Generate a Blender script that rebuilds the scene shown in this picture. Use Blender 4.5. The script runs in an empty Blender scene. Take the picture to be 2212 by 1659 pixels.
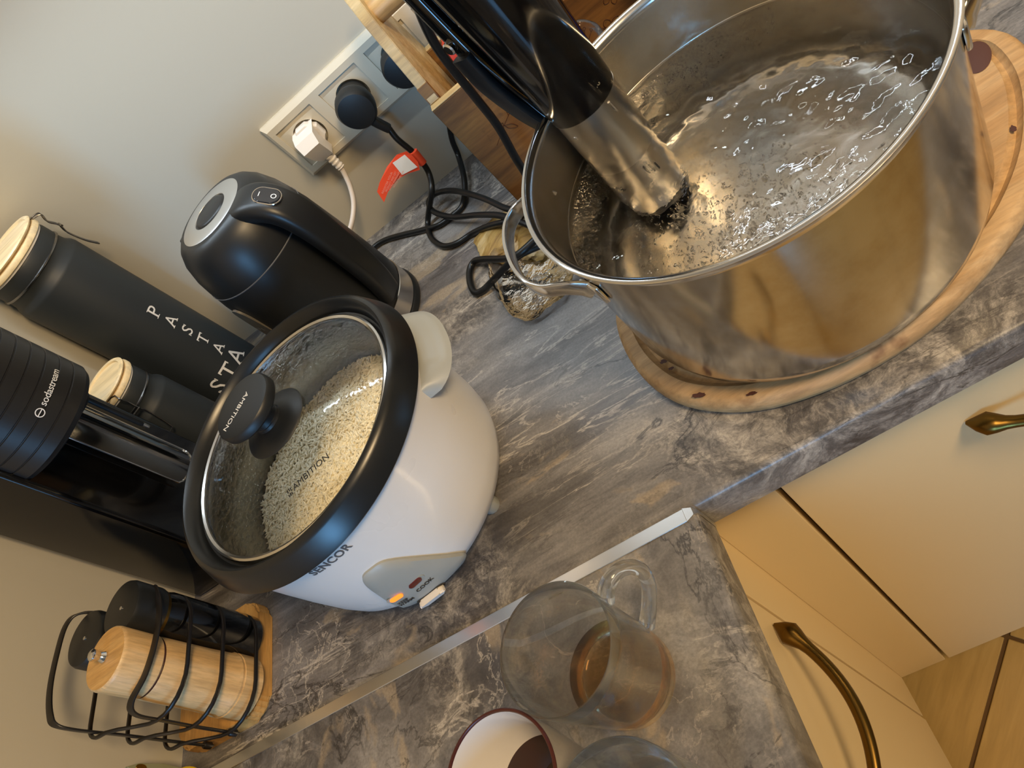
import bpy, bmesh, math, random
from mathutils import Vector, Matrix, noise
random.seed(7)
S = bpy.context.scene
COL = S.collection
PI = math.pi
rad = math.radians

# ---------------------------------------------------------------- camera
FPX = 1659.83
CAMR = ((0.78243927, -0.20228437, -0.58895655),
        (-0.52497435, -0.7229728, -0.44912388),
        (-0.33494883, 0.66059924, -0.67187642))
CAMP = Vector((0.13380897, -0.28449014, 0.50532443))
cd = bpy.data.cameras.new('camera'); cam = bpy.data.objects.new('camera', cd); COL.objects.link(cam)
cd.sensor_width = 36; cd.sensor_fit = 'HORIZONTAL'; cd.lens = FPX / 2212 * 36; cd.clip_start = 0.01
r0, r1, r2 = (Vector(r) for r in CAMR)
m = Matrix.Identity(4)
for i in range(3):
    m[i][0] = r0[i]; m[i][1] = -r1[i]; m[i][2] = -r2[i]; m[i][3] = CAMP[i]
cam.matrix_world = m
S.camera = cam

# ---------------------------------------------------------------- light and exposure
w = bpy.data.worlds.new('world'); S.world = w; w.use_nodes = True
w.node_tree.nodes['Background'].inputs[0].default_value = (0.9, 0.88, 0.85, 1)
w.node_tree.nodes['Background'].inputs[1].default_value = 0.45
def area(name, loc, target, sx, sy, power, color, spread=180):
    l = bpy.data.lights.new(name, 'AREA'); l.shape = 'RECTANGLE'; l.size = sx; l.size_y = sy
    l.energy = power; l.color = color; l.spread = math.radians(spread)
    o = bpy.data.objects.new(name, l); COL.objects.link(o); o.location = loc
    o.rotation_euler = (Vector(target) - Vector(loc)).to_track_quat('-Z', 'Y').to_euler()
    return o
area('cabinet_light_strip', (0.08, 0.47, 0.57), (0.08, 0.47, 0.0), 1.28, 0.012, 1.9, (0.72, 0.87, 1.0), 112)
area('ceiling_lamp', (0.95, -0.70, 1.62), (0.1, -0.1, -0.2), 0.5, 0.5, 45.0, (1.0, 0.71, 0.38))
area('window_daylight', (-0.45, -2.5, 0.45), (-0.1, 0.3, 0.1), 0.6, 1.1, 46.0, (0.20, 0.54, 1.0))
S.view_settings.view_transform = 'Standard'; S.view_settings.look = 'None'
S.view_settings.gamma = 1; S.view_settings.exposure = 0.0
S.cycles.use_denoising = True
S.cycles.max_bounces = 14; S.cycles.transmission_bounces = 10; S.cycles.glossy_bounces = 6
S.cycles.transparent_max_bounces = 12
S.cycles.sample_clamp_indirect = 6.0

# ---------------------------------------------------------------- materials
def srgb(h):
    c = [int(h[i:i + 2], 16) / 255 for i in (0, 2, 4)]
    return tuple(x / 12.92 if x < .04045 else ((x + .055) / 1.055) ** 2.4 for x in c) + (1,)
class N:
    def __init__(s, name):
        s.m = bpy.data.materials.new(name); s.m.use_nodes = True; s.t = s.m.node_tree
        s.b = s.t.nodes['Principled BSDF']; s.out = s.t.nodes['Material Output']
    def n(s, ty, **kw):
        x = s.t.nodes.new(ty)
        for k, v in kw.items():
            if k.startswith('i_'):
                key = k[2:]; key = int(key) if key.isdigit() else key.replace('_', ' ')
                x.inputs[key].default_value = v
            else: setattr(x, k, v)
        return x
    def l(s, a, b): s.t.links.new(a, b)
    def coord(s, scale=(1, 1, 1), rot=(0, 0, 0), kind='Object', loc=(0, 0, 0)):
        t = s.n('ShaderNodeTexCoord'); mp = s.n('ShaderNodeMapping')
        mp.inputs['Scale'].default_value = scale; mp.inputs['Rotation'].default_value = rot; mp.inputs['Location'].default_value = loc
        s.l(t.outputs[kind], mp.inputs[0]); return mp.outputs[0]
    def noise(s, vec, scale=5, detail=4, rough=.5, dist=0, lac=2.0):
        x = s.n('ShaderNodeTexNoise'); x.inputs['Scale'].default_value = scale; x.inputs['Detail'].default_value = detail
        x.inputs['Roughness'].default_value = rough; x.inputs['Distortion'].default_value = dist
        if vec is not None: s.l(vec, x.inputs['Vector'])
        return x
    def ramp(s, fac, stops, interp='LINEAR'):
        x = s.n('ShaderNodeValToRGB'); e = x.color_ramp.elements; x.color_ramp.interpolation = interp
        while len(e) < len(stops): e.new(.5)
        for k, (p, c) in zip(e, stops): k.position = p; k.color = c if len(c) == 4 else (*c, 1)
        s.l(fac, x.inputs[0]); return x.outputs[0]
    def mix(s, fac, a, b, mode='MIX'):
        x = s.n('ShaderNodeMix', data_type='RGBA', blend_type=mode)
        for v, k in ((fac, 0), (a, 6), (b, 7)):
            if isinstance(v, (int, float)): x.inputs[k].default_value = v
            elif isinstance(v, tuple): x.inputs[k].default_value = v
            else: s.l(v, x.inputs[k])
        return x.outputs[2]
    def bump(s, h, strength=.2, dist=.001):
        x = s.n('ShaderNodeBump'); x.inputs['Strength'].default_value = strength; x.inputs['Distance'].default_value = dist
        s.l(h, x.inputs['Height']); s.l(x.outputs[0], s.b.inputs['Normal']); return x
def plain(name, col, rough=.5, metal=0, coat=0, bump=0, bscale=200, spec=None, **kw):
    a = N(name)
    a.b.inputs['Base Color'].default_value = srgb(col) if isinstance(col, str) else (*col, 1)
    a.b.inputs['Roughness'].default_value = rough; a.b.inputs['Metallic'].default_value = metal
    a.b.inputs['Coat Weight'].default_value = coat; a.b.inputs['Coat Roughness'].default_value = .05
    if spec is not None: a.b.inputs['Specular IOR Level'].default_value = spec
    v = a.coord()
    nz = a.noise(v, bscale if bump else 14, 3)
    if bump: a.bump(nz.outputs[0], bump)
    else:
        r = a.n('ShaderNodeMapRange'); r.inputs[3].default_value = max(0, rough - .04); r.inputs[4].default_value = rough + .05
        a.l(nz.outputs[0], r.inputs[0]); a.l(r.outputs[0], a.b.inputs['Roughness'])
    return a.m

def marble(name, stretch, loc):
    a = N(name)
    def warped(scl, amt, fr):
        v = a.coord(scale=scl, loc=loc); wn = a.noise(v, fr, 4, .55)
        sub = a.n('ShaderNodeVectorMath', operation='SUBTRACT'); a.l(wn.outputs['Color'], sub.inputs[0]); sub.inputs[1].default_value = (.5, .5, .5)
        sc = a.n('ShaderNodeVectorMath', operation='SCALE'); a.l(sub.outputs[0], sc.inputs[0]); sc.inputs['Scale'].default_value = amt
        ad = a.n('ShaderNodeVectorMath', operation='ADD'); a.l(v, ad.inputs[0]); a.l(sc.outputs[0], ad.inputs[1]); return ad.outputs[0]
    sx, sy = stretch
    soft = warped((sx, sy, sy), .35, 2.6); fine = warped((sx * .6, sy * 1.7, sy), .30, 3.4); iso = warped((1, 1, 1), .10, 8)
    big = a.noise(soft, 4.5, 8, .60, .3)
    c = a.ramp(big.outputs[0], [(.32, srgb('2c2a2a')), (.43, srgb('545050')), (.52, srgb('757271')), (.60, srgb('8d8a88')), (.72, srgb('aaa6a1'))])
    st = a.noise(fine, 9, 10, .72, .4)
    c = a.mix(.42, c, a.ramp(st.outputs[0], [(.36, srgb('2f2c2c')), (.47, srgb('5f5b5a')), (.54, srgb('85817f')), (.66, srgb('b2ada8'))]))
    def fourd(vec, scale, det, rough, dist, wv):
        nn = a.noise(vec, scale, det, rough, dist); nn.noise_dimensions = '4D'; nn.inputs['W'].default_value = wv; return nn.outputs[0]
    def mask(wv, lo, hi, scale=3.2): return a.ramp(fourd(soft, scale, 4, .6, .2, wv), [(lo, (0, 0, 0)), (hi, (1, 1, 1))])
    # brecciated patches with strong small detail
    br_ = a.ramp(fourd(iso, 34, 10, .80, .3, 2.2), [(.36, srgb('171515')), (.46, srgb('55504d')), (.53, srgb('8e8880')), (.62, srgb('c4bbae'))])
    mk = mask(7.7, .50, .57); c = a.mix(a.mix(1.0, mk, (.75, .75, .75, 1), 'MULTIPLY'), c, br_)
    pk = mask(21.0, .59, .64, 11.0); c = a.mix(a.mix(1.0, pk, (.5, .5, .5, 1), 'MULTIPLY'), c, srgb('b09d80'))
    def vein(vec, scale, width, col, strength, seed, lo=.47, rough=.62):
        s1 = a.n('ShaderNodeMath', operation='SUBTRACT'); a.l(fourd(vec, scale, 8, rough, .4, seed), s1.inputs[0]); s1.inputs[1].default_value = .5
        ab = a.n('ShaderNodeMath', operation='ABSOLUTE'); a.l(s1.outputs[0], ab.inputs[0])
        f = a.ramp(ab.outputs[0], [(0, (strength,) * 3), (width, (0, 0, 0))])
        return a.mix(a.mix(1.0, f, mask(seed + 5, lo, lo + .09), 'MULTIPLY'), c, col)
    c = vein(fine, 4.5, .010, srgb('cfc6ba'), .75, 1.3)
    c = vein(soft, 6, .013, srgb('1f1c1c'), .85, 4.1)
    c = vein(iso, 11, .008, srgb('d6ccbe'), .6, 9.7, .52)
    c = vein(fine, 10, .012, srgb('262222'), .7, 14.2)
    gr = a.noise(a.coord(), 420, 3, .6)
    c = a.mix(.55, c, a.ramp(gr.outputs[0], [(.3, (.45, .45, .45)), (.7, (1, 1, 1))]), 'MULTIPLY')
    hs = a.n('ShaderNodeBrightContrast'); a.l(c, hs.inputs[0]); hs.inputs['Bright'].default_value = .012
    a.l(hs.outputs[0], a.b.inputs['Base Color'])
    rr = a.ramp(st.outputs[0], [(.3, (.30,) * 3), (.7, (.40,) * 3)]); a.l(rr, a.b.inputs['Roughness'])
    a.bump(a.noise(a.coord(), 160, 5, .6).outputs[0], .10, .0006)
    return a.m
def wood(name, c1, c2, c3, axis='X', scale=1.0, rough=.5, dark=None, fine=1.0):
    a = N(name)
    st = {'X': (1.6, 16, 16), 'Y': (16, 1.6, 16), 'Z': (16, 16, 1.6)}[axis]
    v = a.coord(scale=tuple(x * scale for x in st))
    n1 = a.noise(v, 2.2, 6, .6, .6); n2 = a.noise(v, 14 * fine, 4, .7)
    c = a.ramp(n1.outputs[0], [(.28, srgb(c1)), (.5, srgb(c2)), (.72, srgb(c3))])
    f = a.ramp(n2.outputs[0], [(.35, (.45, .45, .45)), (.6, (1, 1, 1))])
    c = a.mix(.45, c, f, 'MULTIPLY')
    if dark:
        v3 = a.coord(scale=(1, 1, 1)); n3 = a.noise(v3, 26, 4, .6)
        g = a.ramp(n3.outputs[0], [(.62, (0, 0, 0)), (.72, (.8, .8, .8))]); c = a.mix(g, c, srgb(dark))
    a.l(c, a.b.inputs['Base Color']); a.b.inputs['Roughness'].default_value = rough
    a.bump(n2.outputs[0], .25, .0006)
    return a.m
def steel(name, rough, col=(.62, .61, .59), brush=None, bstr=.04, var=.08, spots=False):
    a = N(name); a.b.inputs['Base Color'].default_value = (*col, 1); a.b.inputs['Metallic'].default_value = 1
    sc = brush or (1, 1, 60)
    v = a.coord(scale=sc); n = a.noise(v, 30, 4, .6)
    r = a.n('ShaderNodeMapRange'); r.inputs[3].default_value = max(.02, rough - var); r.inputs[4].default_value = rough + var
    a.l(n.outputs[0], r.inputs[0]); a.l(r.outputs[0], a.b.inputs['Roughness'])
    a.bump(n.outputs[0], bstr, .0004)
    if spots:
        v2 = a.coord(); n2 = a.noise(v2, 22, 5, .7)
        c = a.ramp(n2.outputs[0], [(.35, (col[0] * .86, col[1] * .8, col[2] * .7)), (.6, col)])
        a.l(c, a.b.inputs['Base Color'])
    return a.m
def glass(name, col=(1, 1, 1), rough=0, ior=1.45):
    a = N(name); a.b.inputs['Base Color'].default_value = (*col, 1); a.b.inputs['Transmission Weight'].default_value = 1
    a.b.inputs['Roughness'].default_value = rough; a.b.inputs['IOR'].default_value = ior
    nz = a.noise(a.coord(), 9, 2); a.bump(nz.outputs[0], .03, .0005)
    return a.m
def liquid(name, col, density, ior=1.33, ripple=0):
    a = N(name); a.t.nodes.remove(a.b)
    g = a.n('ShaderNodeBsdfGlass'); g.inputs['IOR'].default_value = ior; g.inputs['Roughness'].default_value = 0
    a.l(g.outputs[0], a.out.inputs['Surface'])
    if density:
        vo = a.n('ShaderNodeVolumeAbsorption'); vo.inputs['Color'].default_value = (*col, 1); vo.inputs['Density'].default_value = density
        a.l(vo.outputs[0], a.out.inputs['Volume'])
    if ripple:
        b = a.n('ShaderNodeBump'); b.inputs['Strength'].default_value = ripple; b.inputs['Distance'].default_value = .002
        nz = a.noise(a.coord(scale=(1, 1, 1)), 70, 3, .5, .4); a.l(nz.outputs[0], b.inputs['Height']); a.l(b.outputs[0], g.inputs['Normal'])
    return a.m
def thin_glass(name, tint=(.93, .95, .94), bscale=260, bstr=.5, base=.05, ior=1.5):
    a = N(name); a.t.nodes.remove(a.b)
    tr = a.n('ShaderNodeBsdfTransparent'); tr.inputs[0].default_value = (*tint, 1)
    gl = a.n('ShaderNodeBsdfGlossy'); gl.inputs['Roughness'].default_value = base; gl.inputs[0].default_value = (1, 1, 1, 1)
    lw = a.n('ShaderNodeFresnel'); lw.inputs[0].default_value = ior
    mx = a.n('ShaderNodeMixShader'); a.l(lw.outputs[0], mx.inputs[0]); a.l(tr.outputs[0], mx.inputs[1]); a.l(gl.outputs[0], mx.inputs[2])
    b = a.n('ShaderNodeBump'); b.inputs['Strength'].default_value = bstr; b.inputs['Distance'].default_value = .0008
    nz = a.noise(a.coord(), bscale, 3, .6); rr = a.ramp(nz.outputs[0], [(.45, (0, 0, 0)), (.62, (1, 1, 1))])
    a.l(rr, b.inputs['Height']); a.l(b.outputs[0], gl.inputs['Normal'])
    a.l(mx.outputs[0], a.out.inputs['Surface'])
    return a.m
def soft_glass(name):
    a = N(name); a.t.nodes.remove(a.b)
    g = a.n('ShaderNodeBsdfGlass'); g.inputs['IOR'].default_value = 1.45; g.inputs['Roughness'].default_value = 0; g.inputs[0].default_value = (.985, 1, 1, 1)
    t = a.n('ShaderNodeBsdfTransparent'); t.inputs[0].default_value = (.98, .99, .99, 1)
    mx = a.n('ShaderNodeMixShader'); mx.inputs[0].default_value = .8
    nz = a.noise(a.coord(), 9, 2); b = a.n('ShaderNodeBump'); b.inputs['Strength'].default_value = .03; a.l(nz.outputs[0], b.inputs['Height']); a.l(b.outputs[0], g.inputs['Normal'])
    a.l(t.outputs[0], mx.inputs[1]); a.l(g.outputs[0], mx.inputs[2]); a.l(mx.outputs[0], a.out.inputs['Surface']); return a.m
def emit(name, col, s):
    a = N(name); a.b.inputs['Base Color'].default_value = srgb(col); a.b.inputs['Emission Color'].default_value = srgb(col)
    a.b.inputs['Emission Strength'].default_value = s
    nz = a.noise(a.coord(), 300, 2); a.bump(nz.outputs[0], .3, .0005); return a.m

M = dict(
    marbleX=marble('worktop_laminate', (.8, 1.9), (.4, .2, 0)),
    marbleY=marble('worktop_laminate_side', (1.9, .8), (3.1, 1.7, 0)),
    wall=plain('wall_paint', 'beb7a6', .62, bump=.06, bscale=90),
    ceiling=plain('ceiling_paint', 'd8d2c6', .8, bump=.1),
    cab=plain('cabinet_laminate', 'e3cda2', .42, bump=.03, bscale=60),
    dark_gap=plain('shadow_gap', '14100c', .8),
    alu=steel('brushed_aluminium', .32, (.78, .78, .77), (40, 1, 1), .05),
    brass=plain('antique_brass', '6a5227', .28, 1.0),
    grout=plain('tile_grout', '5a4326', .9, bump=.3),
    potout=steel('polished_steel', .15, (.60, .59, .57), (6, 6, 160), .012, .03, spots=True),
    potin=steel('satin_steel', .24, (.60, .585, .55), (6, 6, 160), .015, .03, spots=True),
    rim=steel('rim_steel', .16, (.75, .74, .72), (1, 1, 1), .01, .04),
    tube=steel('brushed_tube_steel', .24, (.60, .58, .55), (120, 120, 6), .012, .03),
    bowlmetal=plain('coated_bowl_metal', (.26, .26, .24), .28, .8),
    chrome=plain('chrome', (.75, .75, .76), .07, 1.0),
    smoked=plain('dark_mirror_steel', (.6, .6, .6), .10, 1.0),
    blackgloss=plain('black_gloss_plastic', '070708', .10, coat=.3),
    blackmat=plain('black_satin_plastic', '17191b', .38),
    blackrub=plain('black_rubber', '14171a', .45),
    jar=plain('jar_black_coating', '262b2f', .50, bump=.03, bscale=120),
    ring=plain('black_enamel_ring', '16181a', .30),
    coverpl=plain('ribbed_cover', '1c1c1d', .42),
    white=plain('white_plastic', 'dcdad8', .28, coat=.2),
    whiteplug=plain('white_plug', 'e9e4df', .3),
    greyplastic=plain('grey_plastic', '9c9d97', .42, bump=.05, bscale=300),
    frame=plain('socket_frame', 'cfc6b2', .22, coat=.3),
    sockdark=plain('socket_hole', '3a342c', .6),
    red=plain('orange_red_paper', 'f2512e', .45), redpack=plain('red_wrap', 'd94420', .4),
    textwhite=plain('white_print', 'e8e8e8', .5), textgrey=plain('grey_print', '55575b', .5),
    textpale=plain('pale_print', 'f0a898', .5), textdark=plain('dark_print', '1d1d1f', .5), textdim=plain('dim_gold_print', '8a7f66', .5),
    cord=plain('black_cord', '101112', .36), cordw=plain('white_cord', 'd8cdc2', .4),
    wire=plain('black_wire', '15110e', .38), wiremetal=plain('steel_wire', (.25, .24, .23), .25, 1.0),
    lampred=plain('dark_red_lens', '5c1714', .2, coat=.5),
    ceramic=plain('white_ceramic', 'd7d3d0', .18, coat=.4), cupout=plain('speckled_ceramic', 'a39d95', .3, bump=.2, bscale=250),
    rust=plain('rust_brown_glaze', '431a14', .35), coffee=plain('black_tea', '2a0f06', .03),
    ricem=plain('cooked_rice', 'f7efd6', .32), ricebed=plain('rice_bed', 'e2d6b4', .6),
    water=liquid('water', (.9, .95, 1), 0, 1.33, .3),
    tea=liquid('amber_tea', (.97, .66, .14), 50, 1.33), mug=soft_glass('clear_glass'),
    lidglass=thin_glass('steamed_lid_glass', tint=(.98, .985, .98), base=.07, ior=1.55, bstr=.8, bscale=190), film=thin_glass('clear_film', (.97, .96, .95), 60, .5, .08, 1.30),
    bubble=glass('air_bubble', (1, 1, 1), 0, .76),
    yellow=plain('yellow_plastic', 'c9a400', .4), blue=plain('blue_glass', '0a1a78', .08, coat=.5),
        keep=emit('orange_lamp', 'ff7a24', 1.6),
    mirrorbtn=plain('switch_face', '2b2e33', .15, coat=.6),
    window_strip=plain('water_window', '5a554c', .35),
    figurine=plain('frosted_green_glass', '8f9276', .3, coat=.3), gold=plain('gold_dots', '8a6a2a', .3, .8),
)
M['board'] = wood('beech_board', '9c784c', 'b89262', 'ccab7e', 'X', 1.0, .62, '7d5833')
M['bark'] = plain('board_edge_stain', '4a2413', .6)
M['bamboo'] = wood('bamboo', 'c49c66', 'd4ae78', 'e2c292', 'Z', 1.3, .42)
M['bamboo_end'] = wood('bamboo_end_grain', 'b58a50', 'd0a464', 'dcb478', 'X', 1.6, .5)
M['bambase'] = wood('bamboo_base', 'b58444', 'c89754', 'd6a864', 'Y', 1.2, .45)
M['crate'] = wood('acacia_board', '533619', '7c562a', '9a7238', 'X', 1.0, .55, '3a2817')
M['cratelight'] = wood('acacia_light_edge', 'a98a5a', 'c9ac78', 'dcc496', 'X', 1.0, .5)
M['dowel'] = wood('dowel_wood', '9a774a', 'bd9862', 'ceac76', 'X', 1.0, .45)
M['lidwood'] = wood('pale_lid_wood', 'ecd2a0', 'f6e0b4', 'fdebc8', 'X', .8, .45, fine=.5)
M['ginger'] = wood('golden_brown_root', '7d5a2c', 'b3904f', 'd8bf8c', 'X', 2.2, .4, '6a4a24')
def tile_mat():
    a = N('floor_tile'); v = a.coord(scale=(3, 26, 3), rot=(0, 0, .2))
    n = a.noise(v, 3, 6, .6, .5); n2 = a.noise(a.coord(), 6, 3)
    c = a.ramp(n.outputs[0], [(.3, srgb('a5874f')), (.5, srgb('b49458')), (.7, srgb('c0a064'))])
    c = a.mix(.3, c, a.ramp(n2.outputs[0], [(.3, srgb('8f7242')), (.7, srgb('b59a66'))]))
    a.l(c, a.b.inputs['Base Color']); a.b.inputs['Roughness'].default_value = .35; a.bump(n.outputs[0], .1); return a.m
M['tile'] = tile_mat()

# ---------------------------------------------------------------- builders
def link(name, me, mat, parent=None, loc=None, smooth=True, angle=40):
    o = bpy.data.objects.new(name, me); COL.objects.link(o)
    if mat is not None and not me.materials: me.materials.append(M[mat] if isinstance(mat, str) else mat)
    if smooth:
        for p in me.polygons: p.use_smooth = True
        me.set_sharp_from_angle(angle=rad(angle))
    if parent: o.parent = parent
    if loc: o.location = loc
    return o
def bm_mesh(bm, name='mesh'):
    bmesh.ops.recalc_face_normals(bm, faces=bm.faces)
    me = bpy.data.meshes.new(name); bm.to_mesh(me); bm.free(); return me
def thing(name, label, cat, loc=(0, 0, 0), rotz=0, group=None):
    o = bpy.data.objects.new(name, None); COL.objects.link(o); o.empty_display_size = .02
    o.location = loc; o.rotation_euler = (0, 0, rotz); o['label'] = label; o['category'] = cat
    if group: o['group'] = group
    return o
def tag(o, label, cat, group=None):
    o['label'] = label; o['category'] = cat
    if group: o['group'] = group
    return o
def struct(o): o['kind'] = 'structure'; return o
def box(x0, x1, y0, y1, z0, z1, bev=0, seg=2):
    bm = bmesh.new(); bmesh.ops.create_cube(bm, size=1)
    for v in bm.verts:
        v.co = ((x0 + x1) / 2 + v.co.x * (x1 - x0), (y0 + y1) / 2 + v.co.y * (y1 - y0), (z0 + z1) / 2 + v.co.z * (z1 - z0))
    if bev: bmesh.ops.bevel(bm, geom=bm.edges[:], offset=bev, segments=seg, affect='EDGES', profile=.5)
    return bm_mesh(bm)
def lathe(prof, seg=64, a0=0, a1=2 * PI, closed_prof=False, sx=1, sy=1, fn=None):
    bm = bmesh.new(); full = abs(a1 - a0 - 2 * PI) < 1e-6; n = seg if full else seg + 1; rings = []
    for r, z in prof:
        if r < 1e-7: rings.append([bm.verts.new((0, 0, z))]); continue
        rings.append([bm.verts.new((r * sx * math.cos(a0 + (a1 - a0) * k / seg), r * sy * math.sin(a0 + (a1 - a0) * k / seg), z)) for k in range(n)])
    pairs = list(zip(rings, rings[1:])) + ([(rings[-1], rings[0])] if closed_prof else [])
    for A, B in pairs:
        for k in range(seg):
            k2 = (k + 1) % n
            if len(A) == 1 and len(B) == 1: break
            if len(A) == 1: bm.faces.new((A[0], B[k], B[k2]))
            elif len(B) == 1: bm.faces.new((A[k], B[0], A[k2]))
            else: bm.faces.new((A[k], B[k], B[k2], A[k2]))
    if fn:
        for v in bm.verts: v.co = fn(v.co)
    return bm_mesh(bm)
def smooth_path(pts, n=8, closed=False):
    P = [Vector(p) for p in pts]; out = []; L = len(P)
    rng = range(L) if closed else range(L - 1)
    for i in rng:
        g = lambda k: P[k % L] if closed else P[max(0, min(L - 1, k))]
        p0, p1, p2, p3 = g(i - 1), g(i), g(i + 1), g(i + 2)
        for k in range(n):
            t = k / n
            out.append(.5 * ((2 * p1) + (p2 - p0) * t + (2 * p0 - 5 * p1 + 4 * p2 - p3) * t * t + (3 * p1 - p0 - 3 * p2 + p3) * t ** 3))
    if not closed: out.append(P[-1])
    return out
def sweep(pts, sect, closed=False, up=None, caps=True, scale=None):
    """sect: list of (a, b) offsets along side and up axes"""
    bm = bmesh.new(); P = [Vector(p) for p in pts]; L = len(P); rings = []; side = None
    for i in range(L):
        if closed: t = (P[(i + 1) % L] - P[i - 1]).normalized()
        else: t = (P[min(L - 1, i + 1)] - P[max(0, i - 1)]).normalized()
        if up is not None:
            s = t.cross(Vector(up))
            side = s.normalized() if s.length > 1e-5 else side
        else:
            if side is None:
                a = Vector((0, 0, 1)) if abs(t.z) < .9 else Vector((1, 0, 0)); side = t.cross(a).normalized()
            else: side = (side - t * side.dot(t)).normalized()
        u = side.cross(t).normalized(); k = scale(i / (L - 1)) if scale else 1
        k = k if isinstance(k, tuple) else (k, k)
        rings.append([bm.verts.new(P[i] + side * a * k[0] + u * b * k[1]) for a, b in sect])
    m_ = len(sect)
    for i in range(L if closed else L - 1):
        A, B = rings[i], rings[(i + 1) % L]
        for k in range(m_): bm.faces.new((A[k], A[(k + 1) % m_], B[(k + 1) % m_], B[k]))
    if caps and not closed:
        bm.faces.new(rings[0][::-1]); bm.faces.new(rings[-1])
    return bm_mesh(bm)
def circ(r, n=12, ry=None):
    return [(r * math.cos(2 * PI * k / n), (ry or r) * math.sin(2 * PI * k / n)) for k in range(n)]
def rsect(wd, h, r, n=3):
    out = []
    for cx, cy, a in ((wd / 2 - r, h / 2 - r, 0), (-wd / 2 + r, h / 2 - r, 90), (-wd / 2 + r, -h / 2 + r, 180), (wd / 2 - r, -h / 2 + r, 270)):
        for k in range(n + 1): t = rad(a + 90 * k / n); out.append((cx + r * math.cos(t), cy + r * math.sin(t)))
    return out
def tube(pts, r, n=12, closed=False, sub=8, scale=None):
    return sweep(smooth_path(pts, sub, closed), circ(r, n), closed, scale=scale)
def poly_prism(pts, fn, t0, t1, bev=0):
    """2D outline -> solid; fn(u, v, w) gives 3D"""
    bm = bmesh.new(); A = [bm.verts.new((u, v, t0)) for u, v in pts]; B = [bm.verts.new((u, v, t1)) for u, v in pts]
    n = len(pts); bm.faces.new(A[::-1]); bm.faces.new(B)
    for k in range(n): bm.faces.new((A[k], A[(k + 1) % n], B[(k + 1) % n], B[k]))
    if bev: bmesh.ops.bevel(bm, geom=bm.edges[:], offset=bev, segments=2, affect='EDGES')
    for v in bm.verts: v.co = fn(*v.co)
    return bm_mesh(bm)
def text_mesh(s, size, extr=.0002, spacing=1.0, shear=0, res=3, offset=0):
    cu = bpy.data.curves.new('t', 'FONT'); cu.body = s; cu.size = size; cu.extrude = extr; cu.align_x = 'CENTER'; cu.align_y = 'CENTER'
    cu.space_character = spacing; cu.shear = shear; cu.resolution_u = res; cu.offset = offset
    o = bpy.data.objects.new('t', cu); COL.objects.link(o)
    me = bpy.data.meshes.new_from_object(o.evaluated_get(bpy.context.evaluated_depsgraph_get()))
    bpy.data.objects.remove(o); bpy.data.curves.remove(cu); return me
def wrap_text(me, r, ang, z, lift=.0002, cone=0):
    for v in me.vertices:
        s, t, d = v.co; a = ang + s / r; R = r + lift + d + cone * t
        v.co = (R * math.cos(a), R * math.sin(a), z + t)
    return me
def densify(me, maxlen):
    bm = bmesh.new(); bm.from_mesh(me)
    for _ in range(5):
        e = [x for x in bm.edges if x.calc_length() > maxlen]
        if not e: break
        bmesh.ops.subdivide_edges(bm, edges=e, cuts=1)
    bmesh.ops.triangulate(bm, faces=bm.faces[:]); bm.to_mesh(me); bm.free(); return me
def ray(u, v):
    a = Vector(((u - 1106) / FPX, (v - 829.5) / FPX, 1)); return r0 * a.x + r1 * a.y + r2 * a.z
def at(u, v, ax, val):
    d = ray(u, v); i = 'xyz'.index(ax); return CAMP + d * ((val - CAMP[i]) / d[i])
def copy_thing(root):
    r = root.copy(); COL.objects.link(r)
    for ch in list(root.children):
        c = ch.copy(); COL.objects.link(c); c.parent = r
        for g in ch.children: d = g.copy(); COL.objects.link(d); d.parent = c
    return r

# ================================================================ setting
FZ = -.86
struct(link('wall_back', box(-.72, 2.6, .6, .72, FZ, 1.7), 'wall', smooth=False))
struct(link('wall_left', box(-.72, -.6, -2.7, .6, FZ, 1.7), 'wall', smooth=False))
struct(link('wall_right', box(2.6, 2.72, -2.7, .72, FZ, 1.7), 'wall', smooth=False))
struct(link('wall_front', box(-.72, 2.72, -2.82, -2.7, FZ, 1.7), 'wall', smooth=False))
struct(link('ceiling', box(-.72, 2.72, -2.82, .72, 1.7, 1.8), 'ceiling', smooth=False))
fl = struct(link('floor', box(-.72, 2.72, -2.82, .72, FZ - .1, FZ - .004), 'grout', smooth=False))
TS = .33; n0 = Vector((.130, .0495)); d1 = Vector((-1, -1)).normalized(); d2 = Vector((1, -1)).normalized()
tme = box(.0028, TS - .0028, .0028, TS - .0028, -.006, 0, .0012, 1); tme.materials.append(M['tile'])
for i in range(-2, 6):
    for j in range(-3, 5):
        p = n0 + d1 * TS * i + d2 * TS * j; cc = p + (d1 + d2) * TS / 2
        if not (-.4 < cc.x < 2.3 and -1.9 < cc.y < .5): continue
        o = bpy.data.objects.new('tile', tme); COL.objects.link(o); o.parent = fl
        ang = math.atan2(d1.y, d1.x)
        o.location = (p.x + 0, p.y + 0, FZ); o.rotation_euler = (0, 0, ang)

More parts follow.
